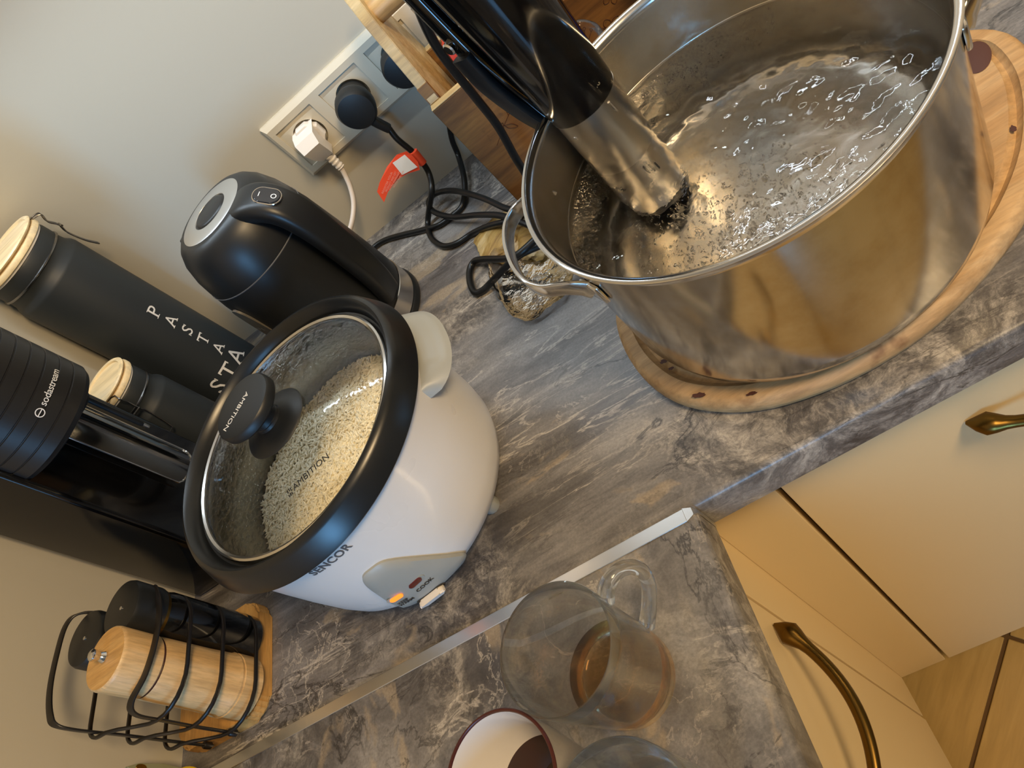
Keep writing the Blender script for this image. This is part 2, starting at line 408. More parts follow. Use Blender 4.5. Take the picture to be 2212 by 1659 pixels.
# worktops: extruded postformed profile
def worktop(name, pts_fn, mat, label):
    pr = []
    R_ = .006
    for k in range(5): t = rad(90 * k / 4); pr.append((R_ - R_ * math.sin(t), -R_ + R_ * math.cos(t)))
    pr = pr[::1] + [(0.0, -.0365), (.0015, -.038), (.60, -.038), (.60, 0)]
    bm = bmesh.new(); A = [bm.verts.new(pts_fn(a, b, 0)) for a, b in pr]; B = [bm.verts.new(pts_fn(a, b, 1)) for a, b in pr]
    n = len(pr); bm.faces.new(A); bm.faces.new(B[::-1])
    for k in range(n): bm.faces.new((A[k], B[k], B[(k + 1) % n], A[(k + 1) % n]))
    return tag(link(name, bm_mesh(bm), mat, smooth=True, angle=30), label, 'worktop')
worktop('worktop', lambda a, b, t: (-.6 + t * 1.9, a, b), 'marbleX', 'grey brown marble laminate worktop carrying the steel pot and the rice cooker')
worktop('worktop', lambda a, b, t: (-a, -.0005 - t * 1.5, b), 'marbleY', 'grey brown marble laminate worktop under the glass mugs, beyond the metal joint strip')
# aluminium joint strip
js = thing('joint_strip', 'thin silver aluminium strip covering the joint between the two worktops', 'trim', (0, 0, 0))
link('cover_strip', box(-.599, -.0085, -.0085, .0025, .0, .0014, .0004, 1), 'alu', js, smooth=False)
bm = bmesh.new()
prof = [(-.0085, .0016, .0115), (-.002, .0016, .006), (.0006, -.002, .0035), (.0012, -.010, .003), (.0012, -.036, .0028)]
vs = []
for x, z, hw in prof:
    vs.append([bm.verts.new((x, -.003 - hw / 2 + .0, z)), bm.verts.new((x, -.003 + hw / 2, z)), bm.verts.new((x - .0008, -.003 + hw / 2, z - .0008)), bm.verts.new((x - .0008, -.003 - hw / 2, z - .0008))])
for A, B in zip(vs, vs[1:]):
    for k in range(4): bm.faces.new((A[k], A[(k + 1) % 4], B[(k + 1) % 4], B[k]))
bm.faces.new(vs[0]); bm.faces.new(vs[-1])
link('end_tongue', bm_mesh(bm), 'alu', js)

# cabinets
def bow_handle(parent, fn, L=.165, H=.031):
    pts = []; n = 28
    for k in range(n + 1):
        t = k / n; pts.append(fn(t * L, H * max(0, math.sin(PI * t)) ** .85 + .002))
    def sc(t):
        e = min(t, 1 - t); f = (1.0 + 1.0 * math.exp(-((e - .07) / .055) ** 2)) * min(1, .25 + e / .05 * .75); return (f * 1.2, f * .95)
    h = link('handle', sweep(pts, circ(.0042, 12), scale=sc), 'brass', parent); h['label'] = 'dark antique brass bow handle'
    return h
c1 = thing('base_cabinet', 'cream laminate cabinet with brass handle and wide door under the steel pot worktop', 'cabinet', (.05, .03, FZ))
def cb(*a): return box(a[0] - .05, a[1] - .05, a[2] - .03, a[3] - .03, a[4] - FZ, a[5] - FZ, a[6] if len(a) > 6 else 0)
link('carcass', cb(.052, .598, .05, .58, -.77, -.0385), 'dark_gap', c1, smooth=False)
dr = link('door', cb(.0495, .62, .03, .049, -.77, -.0395, .0009), 'cab', c1, smooth=False)
bow_handle(dr, lambda s, h: Vector((.196 - .05 + s, -h, -.14 - FZ)))
link('plinth', cb(.05, .62, .10, .115, -.86, -.772), 'dark_gap', c1, smooth=False)
c2 = thing('corner_filler', 'narrow cream filler panel between the corner and the dark door gap', 'panel', (0, .03, FZ))
link('panel', box(-.0208, .0445, 0, .018, -.77 - FZ, -.0395 - FZ, .0009), 'cab', c2, smooth=False)
link('return_panel', box(-.0385, -.0208, -.0555, .018, -.77 - FZ, -.0395 - FZ, .0006), 'cab', c2, smooth=False)
link('plinth', box(-.07, .05, .07, .085, 0, -.772 - FZ), 'dark_gap', c2, smooth=False)
c3 = thing('base_cabinet', 'cream laminate cabinet with brass bow handle under the glass mug worktop', 'cabinet', (-.02, -.03, FZ))
link('carcass', box(-.55, -.02, -.7, -.002, -.77 - FZ, -.0385 - FZ), 'dark_gap', c3, smooth=False)
dr = link('door', box(-.0185, 0, -.6, -.0005, -.77 - FZ, -.0395 - FZ, .0009), 'cab', c3, smooth=False)
bow_handle(dr, lambda s, h: Vector((h, -.016 - s, -.156 - FZ)))
link('plinth', box(-.085, -.07, -.7, 0, 0, -.772 - FZ), 'dark_gap', c3, smooth=False)

# ================================================================ socket panel
sk = thing('socket_panel', 'long cream frame with several power sockets on the wall', 'socket', (-.2485, .6, .1195))
PW, PH, NG = .0725, .0845, 5
bm = bmesh.new()
W_ = PW * NG - .0025 + .0135
def frame_mesh():
    bm = bmesh.new()
    xs = [0]
    cells = [(.0115 + PW * k, .0115 + PW * k + .0575) for k in range(NG)]
    z0, z1 = .0128, .0703
    D = -.0095
    def q(a, b, c_, d): bm.faces.new([bm.verts.new(p) for p in (a, b, c_, d)])
    # sloping outer rim
    o = [(0, 0), (W_, 0), (W_, PH), (0, PH)]; i_ = [(.005, .005), (W_ - .005, .005), (W_ - .005, PH - .0065), (.005, PH - .0065)]
    for k in range(4):
        a, b = o[k], o[(k + 1) % 4]; c_, d = i_[(k + 1) % 4], i_[k]
        q((a[0], 0, a[1]), (b[0], 0, b[1]), (b[0], -.004, b[1]), (a[0], -.004, a[1]))
        q((a[0], -.004, a[1]), (b[0], -.004, b[1]), (c_[0], D, c_[1]), (d[0], D, d[1]))
    # front face with square openings
    def rect(x0, x1, za, zb): q((x0, D, za), (x1, D, za), (x1, D, zb), (x0, D, zb))
    rect(.005, W_ - .005, .005, z0); rect(.005, W_ - .005, z1, PH - .0065)
    px = .005
    for a, b in cells:
        rect(px, a, z0, z1)
        for (p, r_) in (((a, z0), (b, z0)), ((b, z0), (b, z1)), ((b, z1), (a, z1)), ((a, z1), (a, z0))):
            q((p[0], D, p[1]), (r_[0], D, r_[1]), (r_[0], D + .0035, r_[1]), (p[0], D + .0035, p[1]))
        px = b
    rect(px, W_ - .005, z0, z1)
    bmesh.ops.remove_doubles(bm, verts=bm.verts[:], dist=.00001)
    return bm_mesh(bm), cells, z0, z1
fm, cells, z0, z1 = frame_mesh()
link('frame', fm, 'frame', sk, smooth=False)
for k, (a, b) in enumerate(cells):
    cx, cz = (a + b) / 2, (z0 + z1) / 2
    bm = bmesh.new(); n = 40; hw = .02862
    outer = []; inner = []; back = []
    for i in range(n):
        t = 2 * PI * i / n; ct, st_ = math.cos(t), math.sin(t); s = hw / max(abs(ct), abs(st_))
        outer.append(bm.verts.new((cx + ct * s, -.0072, cz + st_ * s))); inner.append(bm.verts.new((cx + ct * .0205, -.0078, cz + st_ * .0205)))
        back.append(bm.verts.new((cx + ct * .0198, -.0006, cz + st_ * .0198)))
    for i in range(n):
        j = (i + 1) % n
        bm.faces.new((outer[i], outer[j], inner[j], inner[i])); bm.faces.new((inner[i], inner[j], back[j], back[i]))
    bm.faces.new(back)
    ins = link('socket_insert', bm_mesh(bm), 'frame', sk)
    for dx in (-.0095, .0095):
        link('pin_hole', lathe([(0, 0), (.0026, 0), (.0026, .0004), (0, .0004)], 12, fn=lambda c, dx=dx: Vector((cx + dx + c.x, -.0008 - c.z, cz + c.y))), 'sockdark', ins)
SX = lambda k: -.2485 + (cells[k][0] + cells[k][1]) / 2
SZ = .1195 + (z0 + z1) / 2

# plugs
def plug_white():
    t = thing('power_lead', 'white power cord with angled plug hanging down behind the kettle', 'cord', (SX(0), .5925, SZ))
    def f(c): return Vector((c.x, -c.z, c.y))
    link('plug_base', lathe([(0, 0), (.0188, 0), (.0192, .006), (.0178, .010), (0, .010)], 8, fn=lambda c: Matrix.Rotation(PI / 8, 4, 'Y') @ f(c)), 'whiteplug', t, angle=20)
    bm = bmesh.new()
    sec = [(.010, -.010, .0165), (.026, -.008, .0145), (.034, .004, .0125), (.028, .018, .0115), (.019, .030, .0085)]
    rings = []
    for i, (dep, dn, hw) in enumerate(sec):
        rings.append([bm.verts.new((sx_ * hw, -(dep - .016 * (1 - s2)) if False else -dep + (0.020 if s2 == 0 else 0) * 1, -dn * 1.0 + .004)) for sx_, s2 in ((-1, 0), (-1, 1), (-.55, 1.0), (.55, 1.0), (1, 1), (1, 0))])
    for A, B in zip(rings, rings[1:]):
        for k in range(6): bm.faces.new((A[k], A[(k + 1) % 6], B[(k + 1) % 6], B[k]))
    bm.faces.new(rings[0]); bm.faces.new(rings[-1]); me = bm_mesh(bm)
    link('plug_body', me, 'whiteplug', t, angle=20)
    s = [(0, -.012, -.024), (0, -.0135, -.036), (.0, -.015, -.048)]
    link('strain_relief', sweep(smooth_path(s, 10), circ(.0062, 12), scale=lambda u: (1.05 - .25 * u) * (.86 if int(u * 10) % 2 else 1.06)), 'whiteplug', t)
    return t
pw = plug_white()
def plug_black(k, label, tail=True):
    t = thing('power_lead' if tail else 'power_plug', label, 'cord' if tail else 'plug', (SX(k), .5925, SZ))
    pr = [(0, 0), (.0185, 0), (.0190, .014), (.0215, .016), (.0232, .022), (.0232, .033), (.0205, .038), (.014, .0395), (0, .040)]
    def f(c):
        q = Vector((c.x, -c.z, c.y))
        if c.y < 0 and c.z > .015: q.z *= 1.12
        return q
    link('plug_body', lathe(pr, 40, fn=f), 'blackrub', t)
    if tail:
        link('strain_relief', sweep([(.002, -.028, -.019), (.005, -.028, -.031), (.0085, -.027, -.043), (.0095, -.027, -.046)], rsect(.0125, .0105, .003), scale=lambda u: 1.0 - .12 * u), 'blackrub', t)
    return t
pk = plug_black(1, 'black power cord with round plug and red tag, coiled on the worktop')
plug_black(2, 'black power plug partly hidden behind the wooden crate side', False)

# cords
def cord(parent, pts, r, mat, n=10):
    o = Vector(parent.location); return link('cable', tube([Vector(p) - o for p in pts], r, n), mat, parent)
A_ = lambda u, v, ax, val: at(u, v, ax, val)
cw = [Vector((SX(0), .5775, SZ - .047)), A_(744, 375, 'y', .575), A_(757, 405, 'y', .568), A_(764, 441, 'y', .556), A_(759, 485, 'y', .54), A_(742, 530, 'y', .53)]
cord(pw, cw, .0032, 'cordw')
pb = Vector((SX(1) + .0095, .5655, SZ - .046))
ca = [pb, A_(858, 300, 'y', .562), A_(890, 327, 'y', .56), A_(913, 352, 'y', .557), A_(927, 376, 'y', .553), A_(933, 408, 'z', .035), A_(928, 446, 'z', .02), A_(924, 481, 'z', .006), A_(929, 508, 'z', .0045), A_(942, 524, 'z', .0045), A_(963, 532, 'z', .0045), A_(990, 524, 'z', .0045), A_(1021, 504, 'z', .0045), A_(1057, 488, 'z', .018), A_(1093, 479, 'z', .024), A_(1128, 466, 'z', .022), A_(1160, 452, 'z', .02)]
cord(pk, ca, .0037, 'cord')
cbp = [A_(1165, 456, 'z', .035), A_(1130, 456, 'z', .032), A_(1093, 450, 'z', .03), A_(1048, 430, 'z', .026), A_(1003, 416, 'z', .022), A_(967, 412, 'z', .02), A_(938, 420, 'z', .018), A_(926, 437, 'z', .016), A_(933, 454, 'z', .0145), A_(954, 464.5, 'z', .0135), A_(985, 469, 'z', .0125), A_(1030, 464.5, 'z', .017), A_(1075, 465, 'z', .028), A_(1112, 475, 'z', .030), A_(1150, 490, 'z', .028)]
cord(pk, cbp, .0037, 'cord')
cc_ = [A_(968, 250, 'y', .588), A_(976, 300, 'y', .588), A_(990, 336, 'y', .586), A_(1002, 381, 'z', .012), A_(1004, 417, 'z', .006), A_(998, 445, 'z', .0045), A_(981, 463, 'z', .004), A_(949, 486, 'z', .0045), A_(913, 497, 'z', .0045), A_(867, 508, 'z', .0045), A_(831, 519, 'z', .0045), A_(808, 534, 'z', .0045), A_(790, 556, 'z', .0045)]
kettle_cable = cc_
cdp = [A_(1170, 529, 'z', .020), A_(1115, 556, 'z', .026), A_(1064, 607, 'z', .009), A_(1043, 627, 'z', .005), A_(1026, 632, 'z', .0045), A_(1016, 611, 'z', .0045), A_(1015, 583, 'z', .0045), A_(1025, 565, 'z', .006), A_(1047, 560, 'z', .012), A_(1088, 559, 'z', .022), A_(1119, 550, 'z', .034), A_(1156, 518, 'z', .034)]
cord(pk, cdp, .0040, 'cord')

# red cord tag
base = A_(902, 340, 'y', .556)
pa, pb_ = A_(893, 327, 'y', .557), A_(914, 353, 'y', .555)
tg_ = link('cord_tag', sweep([pa - base, (pa + pb_) / 2 - base, pb_ - base], circ(.0052, 14)), 'red', pk, tuple(base - Vector(pk.location)))
tg_['label'] = 'orange red paper tag'
outl = [(878, 326.5), (857, 334), (836, 360), (820, 394), (814.5, 414), (829.5, 437), (838, 415), (858, 388), (880, 375), (907, 367), (903, 350), (890, 335)]
def tagpt(u, v, lift=0):
    yy = .552 - .022 * max(0, min(1, (v - 330) / 105)) ** 1.2 - lift
    return A_(u, v, 'y', yy) - base
bm = bmesh.new(); f_ = [bm.verts.new(tagpt(u, v)) for u, v in outl]; g_ = [bm.verts.new(tagpt(u, v, -.0004)) for u, v in outl]
bm.faces.new(f_); bm.faces.new(g_[::-1])
for k in range(len(outl)): j = (k + 1) % len(outl); bm.faces.new((f_[k], g_[k], g_[j], f_[j]))
link('tag_leaf', bm_mesh(bm), 'red', tg_, smooth=False)['label'] = 'curved orange red leaf'
wq = [(874, 334), (848, 352), (869, 378), (902, 361)]
def quad_print(name, pts, mat, lift):
    bm = bmesh.new(); bm.faces.new([bm.verts.new(tagpt(u, v, lift)) for u, v in pts]); return link(name, bm_mesh(bm), mat, tg_, smooth=False)
quad_print('white_patch', wq, 'textwhite', .0012)
for i in range(4):
    lm = text_mesh(('REGISTER YOUR', 'PRODUCT AND GET', 'EXTRA WARRANTY', 'WITH THE APP')[i], 1.0, 0)
    xs_ = [v.co.x for v in lm.vertices]; wdt = max(xs_) - min(xs_)
    P0, P1 = ((826 + i * 8, 418 - i * 4), (847 + i * 8.5, 372 - i * 1))
    for v in lm.vertices:
        s = (v.co.x - min(xs_)) / wdt; t = v.co.y * 6.0
        dx, dy = P1[0] - P0[0], P1[1] - P0[1]; L_ = math.hypot(dx, dy)
        v.co = tagpt(P0[0] + dx * s + t * dy / L_, P0[1] + dy * s - t * dx / L_, .0014)
    link('tag_print', lm, 'textpale', tg_, smooth=False)

# ================================================================ wooden crate
CX, CY = -.047, .452
cr = thing('wooden_crate', 'small brown wooden carrier crate with dowel handle and flower drawings against the back wall', 'crate', (CX, CY, 0))
CL, CD, CH = .40, .135, .15
link('front_board', box(0, CL, 0, .011, 0.001, CH, .0008, 1), 'crate', cr, smooth=False)
tr = link('top_edge', box(.0, CL, .0002, .0108, CH, CH + .0014, .0004, 1), 'cratelight', cr, smooth=False); tr['label'] = 'pale top edge of the front board'
link('back_board', box(.012, CL, CD - .011, CD, 0.001, CH - .002, .0008, 1), 'crate', cr, smooth=False)
link('back_top_edge', box(.012, CL, CD - .0108, CD - .0002, CH - .002, CH, .0004, 1), 'cratelight', cr, smooth=False)['label'] = 'pale top edge of the back board'
link('bottom_board', box(.012, CL, .011, CD - .011, .004, .012), 'crate', cr, smooth=False)
side = [(.0115, .002), (CD, .002), (CD, .145), (CD - .022, .215), (CD - .042, .268), (.055, .272), (.040, .243), (.0135, .15)]
link('side_panel', poly_prism(side, lambda u, v, w_: Vector((w_, u, v)), 0, .012, .0008), 'cratelight', cr, smooth=False)
jn = link('joint_block', poly_prism([(.0122, .135), (.019, .135), (.0235, .170), (.0175, .170)], lambda u, v, w_: Vector((w_, u, v)), -.0004, .0124), 'crate', cr, smooth=False)
jn['label'] = 'darker brown wood block low on the side panel'
sp2 = link('side_panel', poly_prism(side, lambda u, v, w_: Vector((w_, u, v)), CL - .012, CL, .0008), 'crate', cr, smooth=False)
link('dowel_handle', lathe([(0, .012), (.0135, .012), (.0135, CL - .012), (0, CL - .012)], 28, fn=lambda c: Vector((c.z, .0665 + c.x, .238 + c.y))), 'dowel', cr)
# flower line drawings burnt into the front board
def burn(strokes, ox, oz, s, name='flower_drawing'):
    bmt = bmesh.new()
    for st in strokes:
        pts = smooth_path([(ox + x * s, -.00035, oz + z * s) for x, z in st], 6)
        me = sweep(pts, [(.00045, 0), (0, .0003), (-.00045, 0), (0, -.0003)]); bmt.from_mesh(me)
    return link(name, bm_mesh(bmt), 'bark', cr)
def flower(n=8, R=1.0):
    st = []
    for k in range(n):
        a = 2 * PI * k / n; d = .32
        st.append([(.25 * math.cos(a), .25 * math.sin(a)), (.75 * R * math.cos(a - d), .75 * R * math.sin(a - d)), (1.0 * R * math.cos(a), R * math.sin(a)), (.75 * R * math.cos(a + d), .75 * R * math.sin(a + d)), (.25 * math.cos(a), .25 * math.sin(a))])
    st.append([(.2 * math.cos(2 * PI * k / 8), .2 * math.sin(2 * PI * k / 8)) for k in range(9)])
    return st
def sprig():
    st = [[(0, -1.6), (.05, -.5), (0, .4)]]
    for a in (-60, -35, -12, 12, 35, 60):
        t = rad(90 + a); st.append([(0, -.2), (.5 * math.cos(t), .1 + .5 * math.sin(t)), (.9 * math.cos(t), .2 + .9 * math.sin(t))])
        cx_, cz_ = .95 * math.cos(t), .25 + .95 * math.sin(t)
        st.append([(cx_ + .08 * math.cos(2 * PI * k / 5), cz_ + .08 * math.sin(2 * PI * k / 5)) for k in range(6)])
    return st
def leafy():
    st = [[(-1.3, -.7), (-.4, -.1), (.6, .5), (1.4, 1.2)]]
    for x, z, sgn in ((-.8, -.4, 1), (-.3, -.05, -1), (.2, .25, 1), (.7, .6, -1), (1.1, .9, 1)):
        st.append([(x, z), (x + .1, z + .3 * sgn), (x + .5, z + .55 * sgn), (x + .35, z + .2 * sgn), (x, z)])
    return st
burn(leafy(), .052, .088, .020); burn(leafy(), .070, .050, .018)
burn(flower(), .187, .090, .0165); burn(flower(9, .9), .178, .045, .015); burn(sprig(), .157, .095, .018); burn(flower(7, .9), .206, .125, .014)
tag(link('snack_packet', poly_prism([(0, 0), (.075, 0), (.078, .06), (.074, .150), (.003, .152), (-.002, .06)], lambda u, v, w_: Vector((-.012 + u, .50 + .12 * v - w_ * (1 - abs(u / .0375 - 1) ** 3) * (1 - abs(v / .06 - 1) ** 3), .0125 + v)), 0, .028, .002), 'redpack'), 'red packet standing inside the wooden crate behind the black stick', 'packet')
bt = thing('blue_bottle', 'dark blue glass bottle behind the far rim of the steel pot', 'bottle', (.215, .40, 0))
link('glass_body', lathe([(0, 0), (.034, 0), (.036, .004), (.036, .10), (.033, .115), (.018, .135), (.014, .15), (.014, .175), (0, .175)], 40), 'blue', bt)
link('cap', lathe([(.0155, .160), (.0155, .182), (.0145, .184), (0, .184)], 32), 'blackmat', bt)

# ================================================================ board and pot
PC = Vector((.165, .158))
def board_outline(off=0):
    # rounded handle-less round-ended board: points (x, y) world, traced from its real outline
    pts = [(.002, .165), (.006, .125), (.022, .086), (.050, .057), (.085, .037), (.130, .026), (.175, .0245), (.215, .031), (.255, .046), (.290, .066), (.325, .098), (.352, .137), (.368, .175), (.372, .215), (.356, .243), (.335, .258), (.300, .272), (.255, .287), (.205, .296), (.155, .296), (.105, .286), (.060, .264), (.028, .232), (.008, .20)]
    P = smooth_path([(x, y, 0) for x, y in pts], 4, True); n = len(P); out = []
    for i in range(n):
        t = (P[(i + 1) % n] - P[i - 1]).normalized(); nn = Vector((t.y, -t.x, 0)); out.append(P[i] - nn * off)
    return out
bo = thing('cutting_board', 'worn oval beech cutting board with a juice groove under the steel pot', 'board', (PC.x, PC.y, 0))
bm = bmesh.new(); rings = []
for off, z in ((.0055, 0), (.001, .003), (0, .008), (.0008, .014), (.004, .0185), (.0065, .0195), (.0150, .0200), (.0162, .0182), (.0195, .0160), (.0228, .0182), (.0240, .0200)):
    rings.append([bm.verts.new((p.x - PC.x, p.y - PC.y, z)) for p in board_outline(off)])
for A, B in zip(rings, rings[1:]):
    for k in range(len(A)): bm.faces.new((A[k], A[(k + 1) % len(A)], B[(k + 1) % len(B)], B[k]))
c0 = bm.verts.new((0, 0, .02)); c1_ = bm.verts.new((0, 0, 0))
for k in range(len(rings[-1])):
    j = (k + 1) % len(rings[-1]); bm.faces.new((rings[-1][k], rings[-1][j], c0)); bm.faces.new((rings[0][j], rings[0][k], c1_))
link('board_body', bm_mesh(bm), 'board', bo, angle=50)
hole = link('thumb_hole', lathe([(.0135, .0203), (.0125, .0206), (0, .0206)], 28, sx=.75, sy=1.25, fn=lambda c: Matrix.Rotation(rad(-25), 4, 'Z') @ c + Vector((.343 - PC.x, .206 - PC.y, 0))), 'bark', bo)
hole['label'] = 'dark oval hanging hole'
def stain(cx, cy, rx, ry, rot, z=.0203, seed=0):
    rs = random.Random(seed); pts = []
    for k in range(18):
        a = 2 * PI * k / 18; q = .7 + .5 * rs.random(); x, y = rx * q * math.cos(a), ry * q * math.sin(a)
        pts.append((cx - PC.x + x * math.cos(rot) - y * math.sin(rot), cy - PC.y + x * math.sin(rot) + y * math.cos(rot)))
    return link('burn_mark', poly_prism(pts, lambda u, v, w_: Vector((u, v, w_)), z - .0003, z), 'bark', bo, smooth=False)
for (u, v, rx, ry) in ((1508, 854, .006, .0022), (1623, 850, .004, .0014), (1434, 780, .0035, .002), (1450, 795, .0025, .0015), (2188, 277, .002, .003)):
    p = at(u, v, 'z', .0205); stain(p.x, p.y, rx, ry, rad(-20), .0206 if v > 820 else .0203, int(u))

pot = thing('stock_pot', 'large stainless steel pot full of water on the wooden board', 'pot', (PC.x, PC.y, .0202))
RO, RI, HT = .1415, .1392, .1595
prof = [(0, 0), (.112, 0), (.124, .001), (.133, .006), (.139, .015), (RO, .026), (RO, .150), (.1428, .1555), (.1462, .1590), (.1473, .1598), (.1466, .1610), (.1440, .1612), (.1415, .1595), (RI + .0008, .1555), (RI, .150), (RI, .030), (.1365, .018), (.130, .0085), (.120, .0048), (.108, .004), (0, .004)]
nout = 9
link('pot_body', lathe(prof[:7] + [(.1428, .1555), (.1415, .1570), (RI + .0004, .1555), (RI, .150)][:0], 128), 'potout', pot, angle=60)
link('pot_lining', lathe([(RI + .0008, .1560)] + prof[14:], 128), 'potin', pot, angle=60)['label'] = 'satin inner wall and bottom'
link('rolled_rim', lathe([(RO, .1495), (.1424, .1550), (.1455, .1585), (.1472, .1597), (.1474, .1606), (.1462, .1613), (.1440, .1612), (.1418, .1598), (.1402, .1570), (RI + .0004, .1545), (RI + .0012, .1500)], 128, closed_prof=True), 'rim', pot, angle=60)
link('water_mark_line', lathe([(RI - .0001, .1072), (RI - .0006, .1078), (RI - .0006, .1084), (RI - .0001, .109)], 128), 'potin', pot)
def pot_handle(ang):
    e = rad(ang); ur = Vector((math.cos(e), math.sin(e), 0)); ut = Vector((-math.sin(e), math.cos(e), 0))
    base = [(-.0575, .1305, .126), (-.0570, .1345, .133), (-.0550, .142, .1395), (-.0510, .151, .1425), (-.0460, .159, .144), (-.034, .167, .1455), (-.013, .172, .146)]
    b2 = base + [(-t, r, z) for t, r, z in base[::-1]]
    P = [ut * t + ur * r + Vector((0, 0, z)) for t, r, z in b2]
    h = link('side_handle', sweep(smooth_path(P, 8), rsect(.0035, .013, .0015, 2), up=(0, 0, 1)), 'rim', pot)
    for s in (-1, 1):
        q = ut * (s * .059) + ur * .1305 + Vector((0, 0, .128))
        bmx = box(-.002, .002, -.010, .010, -.009, .009, .0015)
        for v in bmx.vertices: v.co = q + ur * v.co.x * 1 + (ut * math.cos(s * .42) - ur * math.sin(s * .42)) * v.co.y + Vector((0, 0, v.co.z))
        link('handle_bracket', bmx, 'rim', h)
    return h
pot_handle(180 - 2.0 + 3); pot_handle(1.0)
# maker's scale marks left out; water
wt = thing('pot_water', 'clear rippling water nearly filling the steel pot', 'water', (PC.x, PC.y, .0202))
WZ = .1068
bm = bmesh.new(); NR, NA = 90, 240; grid = []
def ripple(x, y):
    d = Vector((x * 30, y * 30, 0))
    cx, cy = x + .055, y - .04
    flow = math.exp(-((cx * .55 + cy * .83 + .10) ** 2) / .0025)
    n1 = noise.fractal(Vector((x * 34, y * 34, .3)), .8, 2.1, 3)
    n2 = noise.fractal(Vector((x * 90, y * 90, 7.3)), .8, 2.1, 2)
    band = math.exp(-((x - .05 + .9 * (y - .0)) ** 2) / .0028)
    amp = .6 + 1.7 * band
    return (.00095 * n1 + .00026 * n2) * amp
for i in range(NR + 1):
    rr_ = (RI + .0006) * i / NR
    if i == 0: grid.append([bm.verts.new((0, 0, WZ + ripple(0, 0)))]); continue
    grid.append([bm.verts.new((rr_ * math.cos(2 * PI * k / NA), rr_ * math.sin(2 * PI * k / NA), WZ + ripple(rr_ * math.cos(2 * PI * k / NA), rr_ * math.sin(2 * PI * k / NA)))) for k in range(NA)])
for i in range(NR):
    A, B = grid[i], grid[i + 1]
    for k in range(NA):
        j = (k + 1) % NA
        if i == 0: bm.faces.new((A[0], B[k], B[j]))
        else: bm.faces.new((A[k], B[k], B[j], A[j]))
prev = grid[-1]
for r_, z_ in ((RI + .0006, .030), (.1371, .0178), (.1304, .0080), (.120, .0040), (.108, .0032)):
    cur = [bm.verts.new((r_ * math.cos(2 * PI * k / NA), r_ * math.sin(2 * PI * k / NA), z_)) for k in range(NA)]
    for k in range(NA): j = (k + 1) % NA; bm.faces.new((prev[k], cur[k], cur[j], prev[j]))
    prev = cur
bm.faces.new(prev)
link('water_volume', bm_mesh(bm), 'water', wt)
# bubbles clinging to wall and floor of the pot
def bubbles():
    ico = bmesh.new(); bmesh.ops.create_icosphere(ico, subdivisions=1, radius=1)
    V = [v.co.copy() for v in ico.verts]; F = [[v.index for v in f.verts] for f in ico.faces]; ico.free()
    vs, fs = [], []; rs = random.Random(3)
    def put(p, r):
        b = len(vs); vs.extend([tuple(p + v * r) for v in V]); fs.extend([[b + i for i in f] for f in F])
    for _ in range(1900):
        a = rad(rs.gauss(118, 26)); z = .03 + .070 * rs.random() ** .8; R = RI - .0009; put(Vector((R * math.cos(a), R * math.sin(a), z)), rs.uniform(.0005, .0011))
    for _ in range(1100):
        a = rad(rs.gauss(185, 18)); z = .03 + .070 * rs.random(); R = RI - .0009; put(Vector((R * math.cos(a), R * math.sin(a), z)), rs.uniform(.0005, .0009))
    for _ in range(1900):
        x, y = rs.gauss(-.035, .045), rs.gauss(-.015, .055)
        if x * x + y * y < .117 ** 2: put(Vector((x, y, .0051)), rs.uniform(.0005, .0011))
    me = bpy.data.meshes.new('b'); me.from_pydata(vs, [], fs); return me
b_ = link('bubbles', bubbles(), 'bubble', wt); b_['kind'] = 'stuff'; b_['label'] = 'tiny air bubbles clinging to the steel'

# ================================================================ sous vide stick
st = thing('sous_vide_stick', 'black and steel immersion cooker stick clipped to the rim of the steel pot', 'immersion cooker', (.094, .2435, .181))
up_ = Vector((-.040, .085, .9955)).normalized()
zx = Vector((1, 0, 0)); zx = (zx - up_ * zx.dot(up_)).normalized(); zy = up_.cross(zx)
RM = Matrix((zx, zy, up_)).transposed()
def sf(c): return RM @ Vector(c)
link('steel_tube', lathe([(0, -.135), (.0262, -.135), (.0268, -.133), (.0272, -.10), (.0276, 0), (0.0276, .004)], 64, fn=sf), 'tube', st)
link('black_foot', lathe([(0, -.144), (.024, -.144), (.0262, -.1415), (.0264, -.1349), (0, -.1349)], 48, fn=sf), 'blackmat', st)
link('trim_ring', lathe([(.0277, -.0008), (.0284, -.0005), (.0284, .0008), (.0277, .001)], 64, fn=sf), 'chrome', st)
link('upper_body', lathe([(0, .0006), (.0280, .0006), (.0284, .004), (.0298, .04), (.0325, .09), (.035, .14), (.0365, .185), (.0365, .215), (.034, .222), (0, .224)], 64, sx=1.0, sy=1.08, fn=sf), 'blackgloss', st)
# sockets in tube: little screw and slots
dcam = Vector((.134 - .094, -.284 - .2435, 0)).normalized(); sd = math.atan2(dcam.y, dcam.x)
def on_tube(ang, z, r=.0276): return sf((r * math.cos(ang), r * math.sin(ang), z))
link('screw', lathe([(0, .0008), (.0018, .0005), (.002, 0), (0, 0)], 14, fn=lambda c: on_tube(rad(-137), -.012) + Vector((math.cos(rad(-137)) * c.z + -math.sin(rad(-137)) * c.x, math.sin(rad(-137)) * c.z + math.cos(rad(-137)) * c.x, c.y))), 'chrome', st)
for k in range(3):
    a = rad(-78 + 9 * k); z = -.068 - .004 * k
    link('water_slot', sweep([on_tube(a, z, .0272), on_tube(a + .01, z - .014, .0272)], rsect(.0018, .0018, .0008, 2)), 'blackmat', st)
for k in range(3):
    a = rad(-150 + 7 * k); z = -.080 - .003 * k
    link('water_slot', sweep([on_tube(a, z, .0272), on_tube(a + .16, z - .001, .0272)], rsect(.0018, .0018, .0008, 2)), 'blackmat', st)
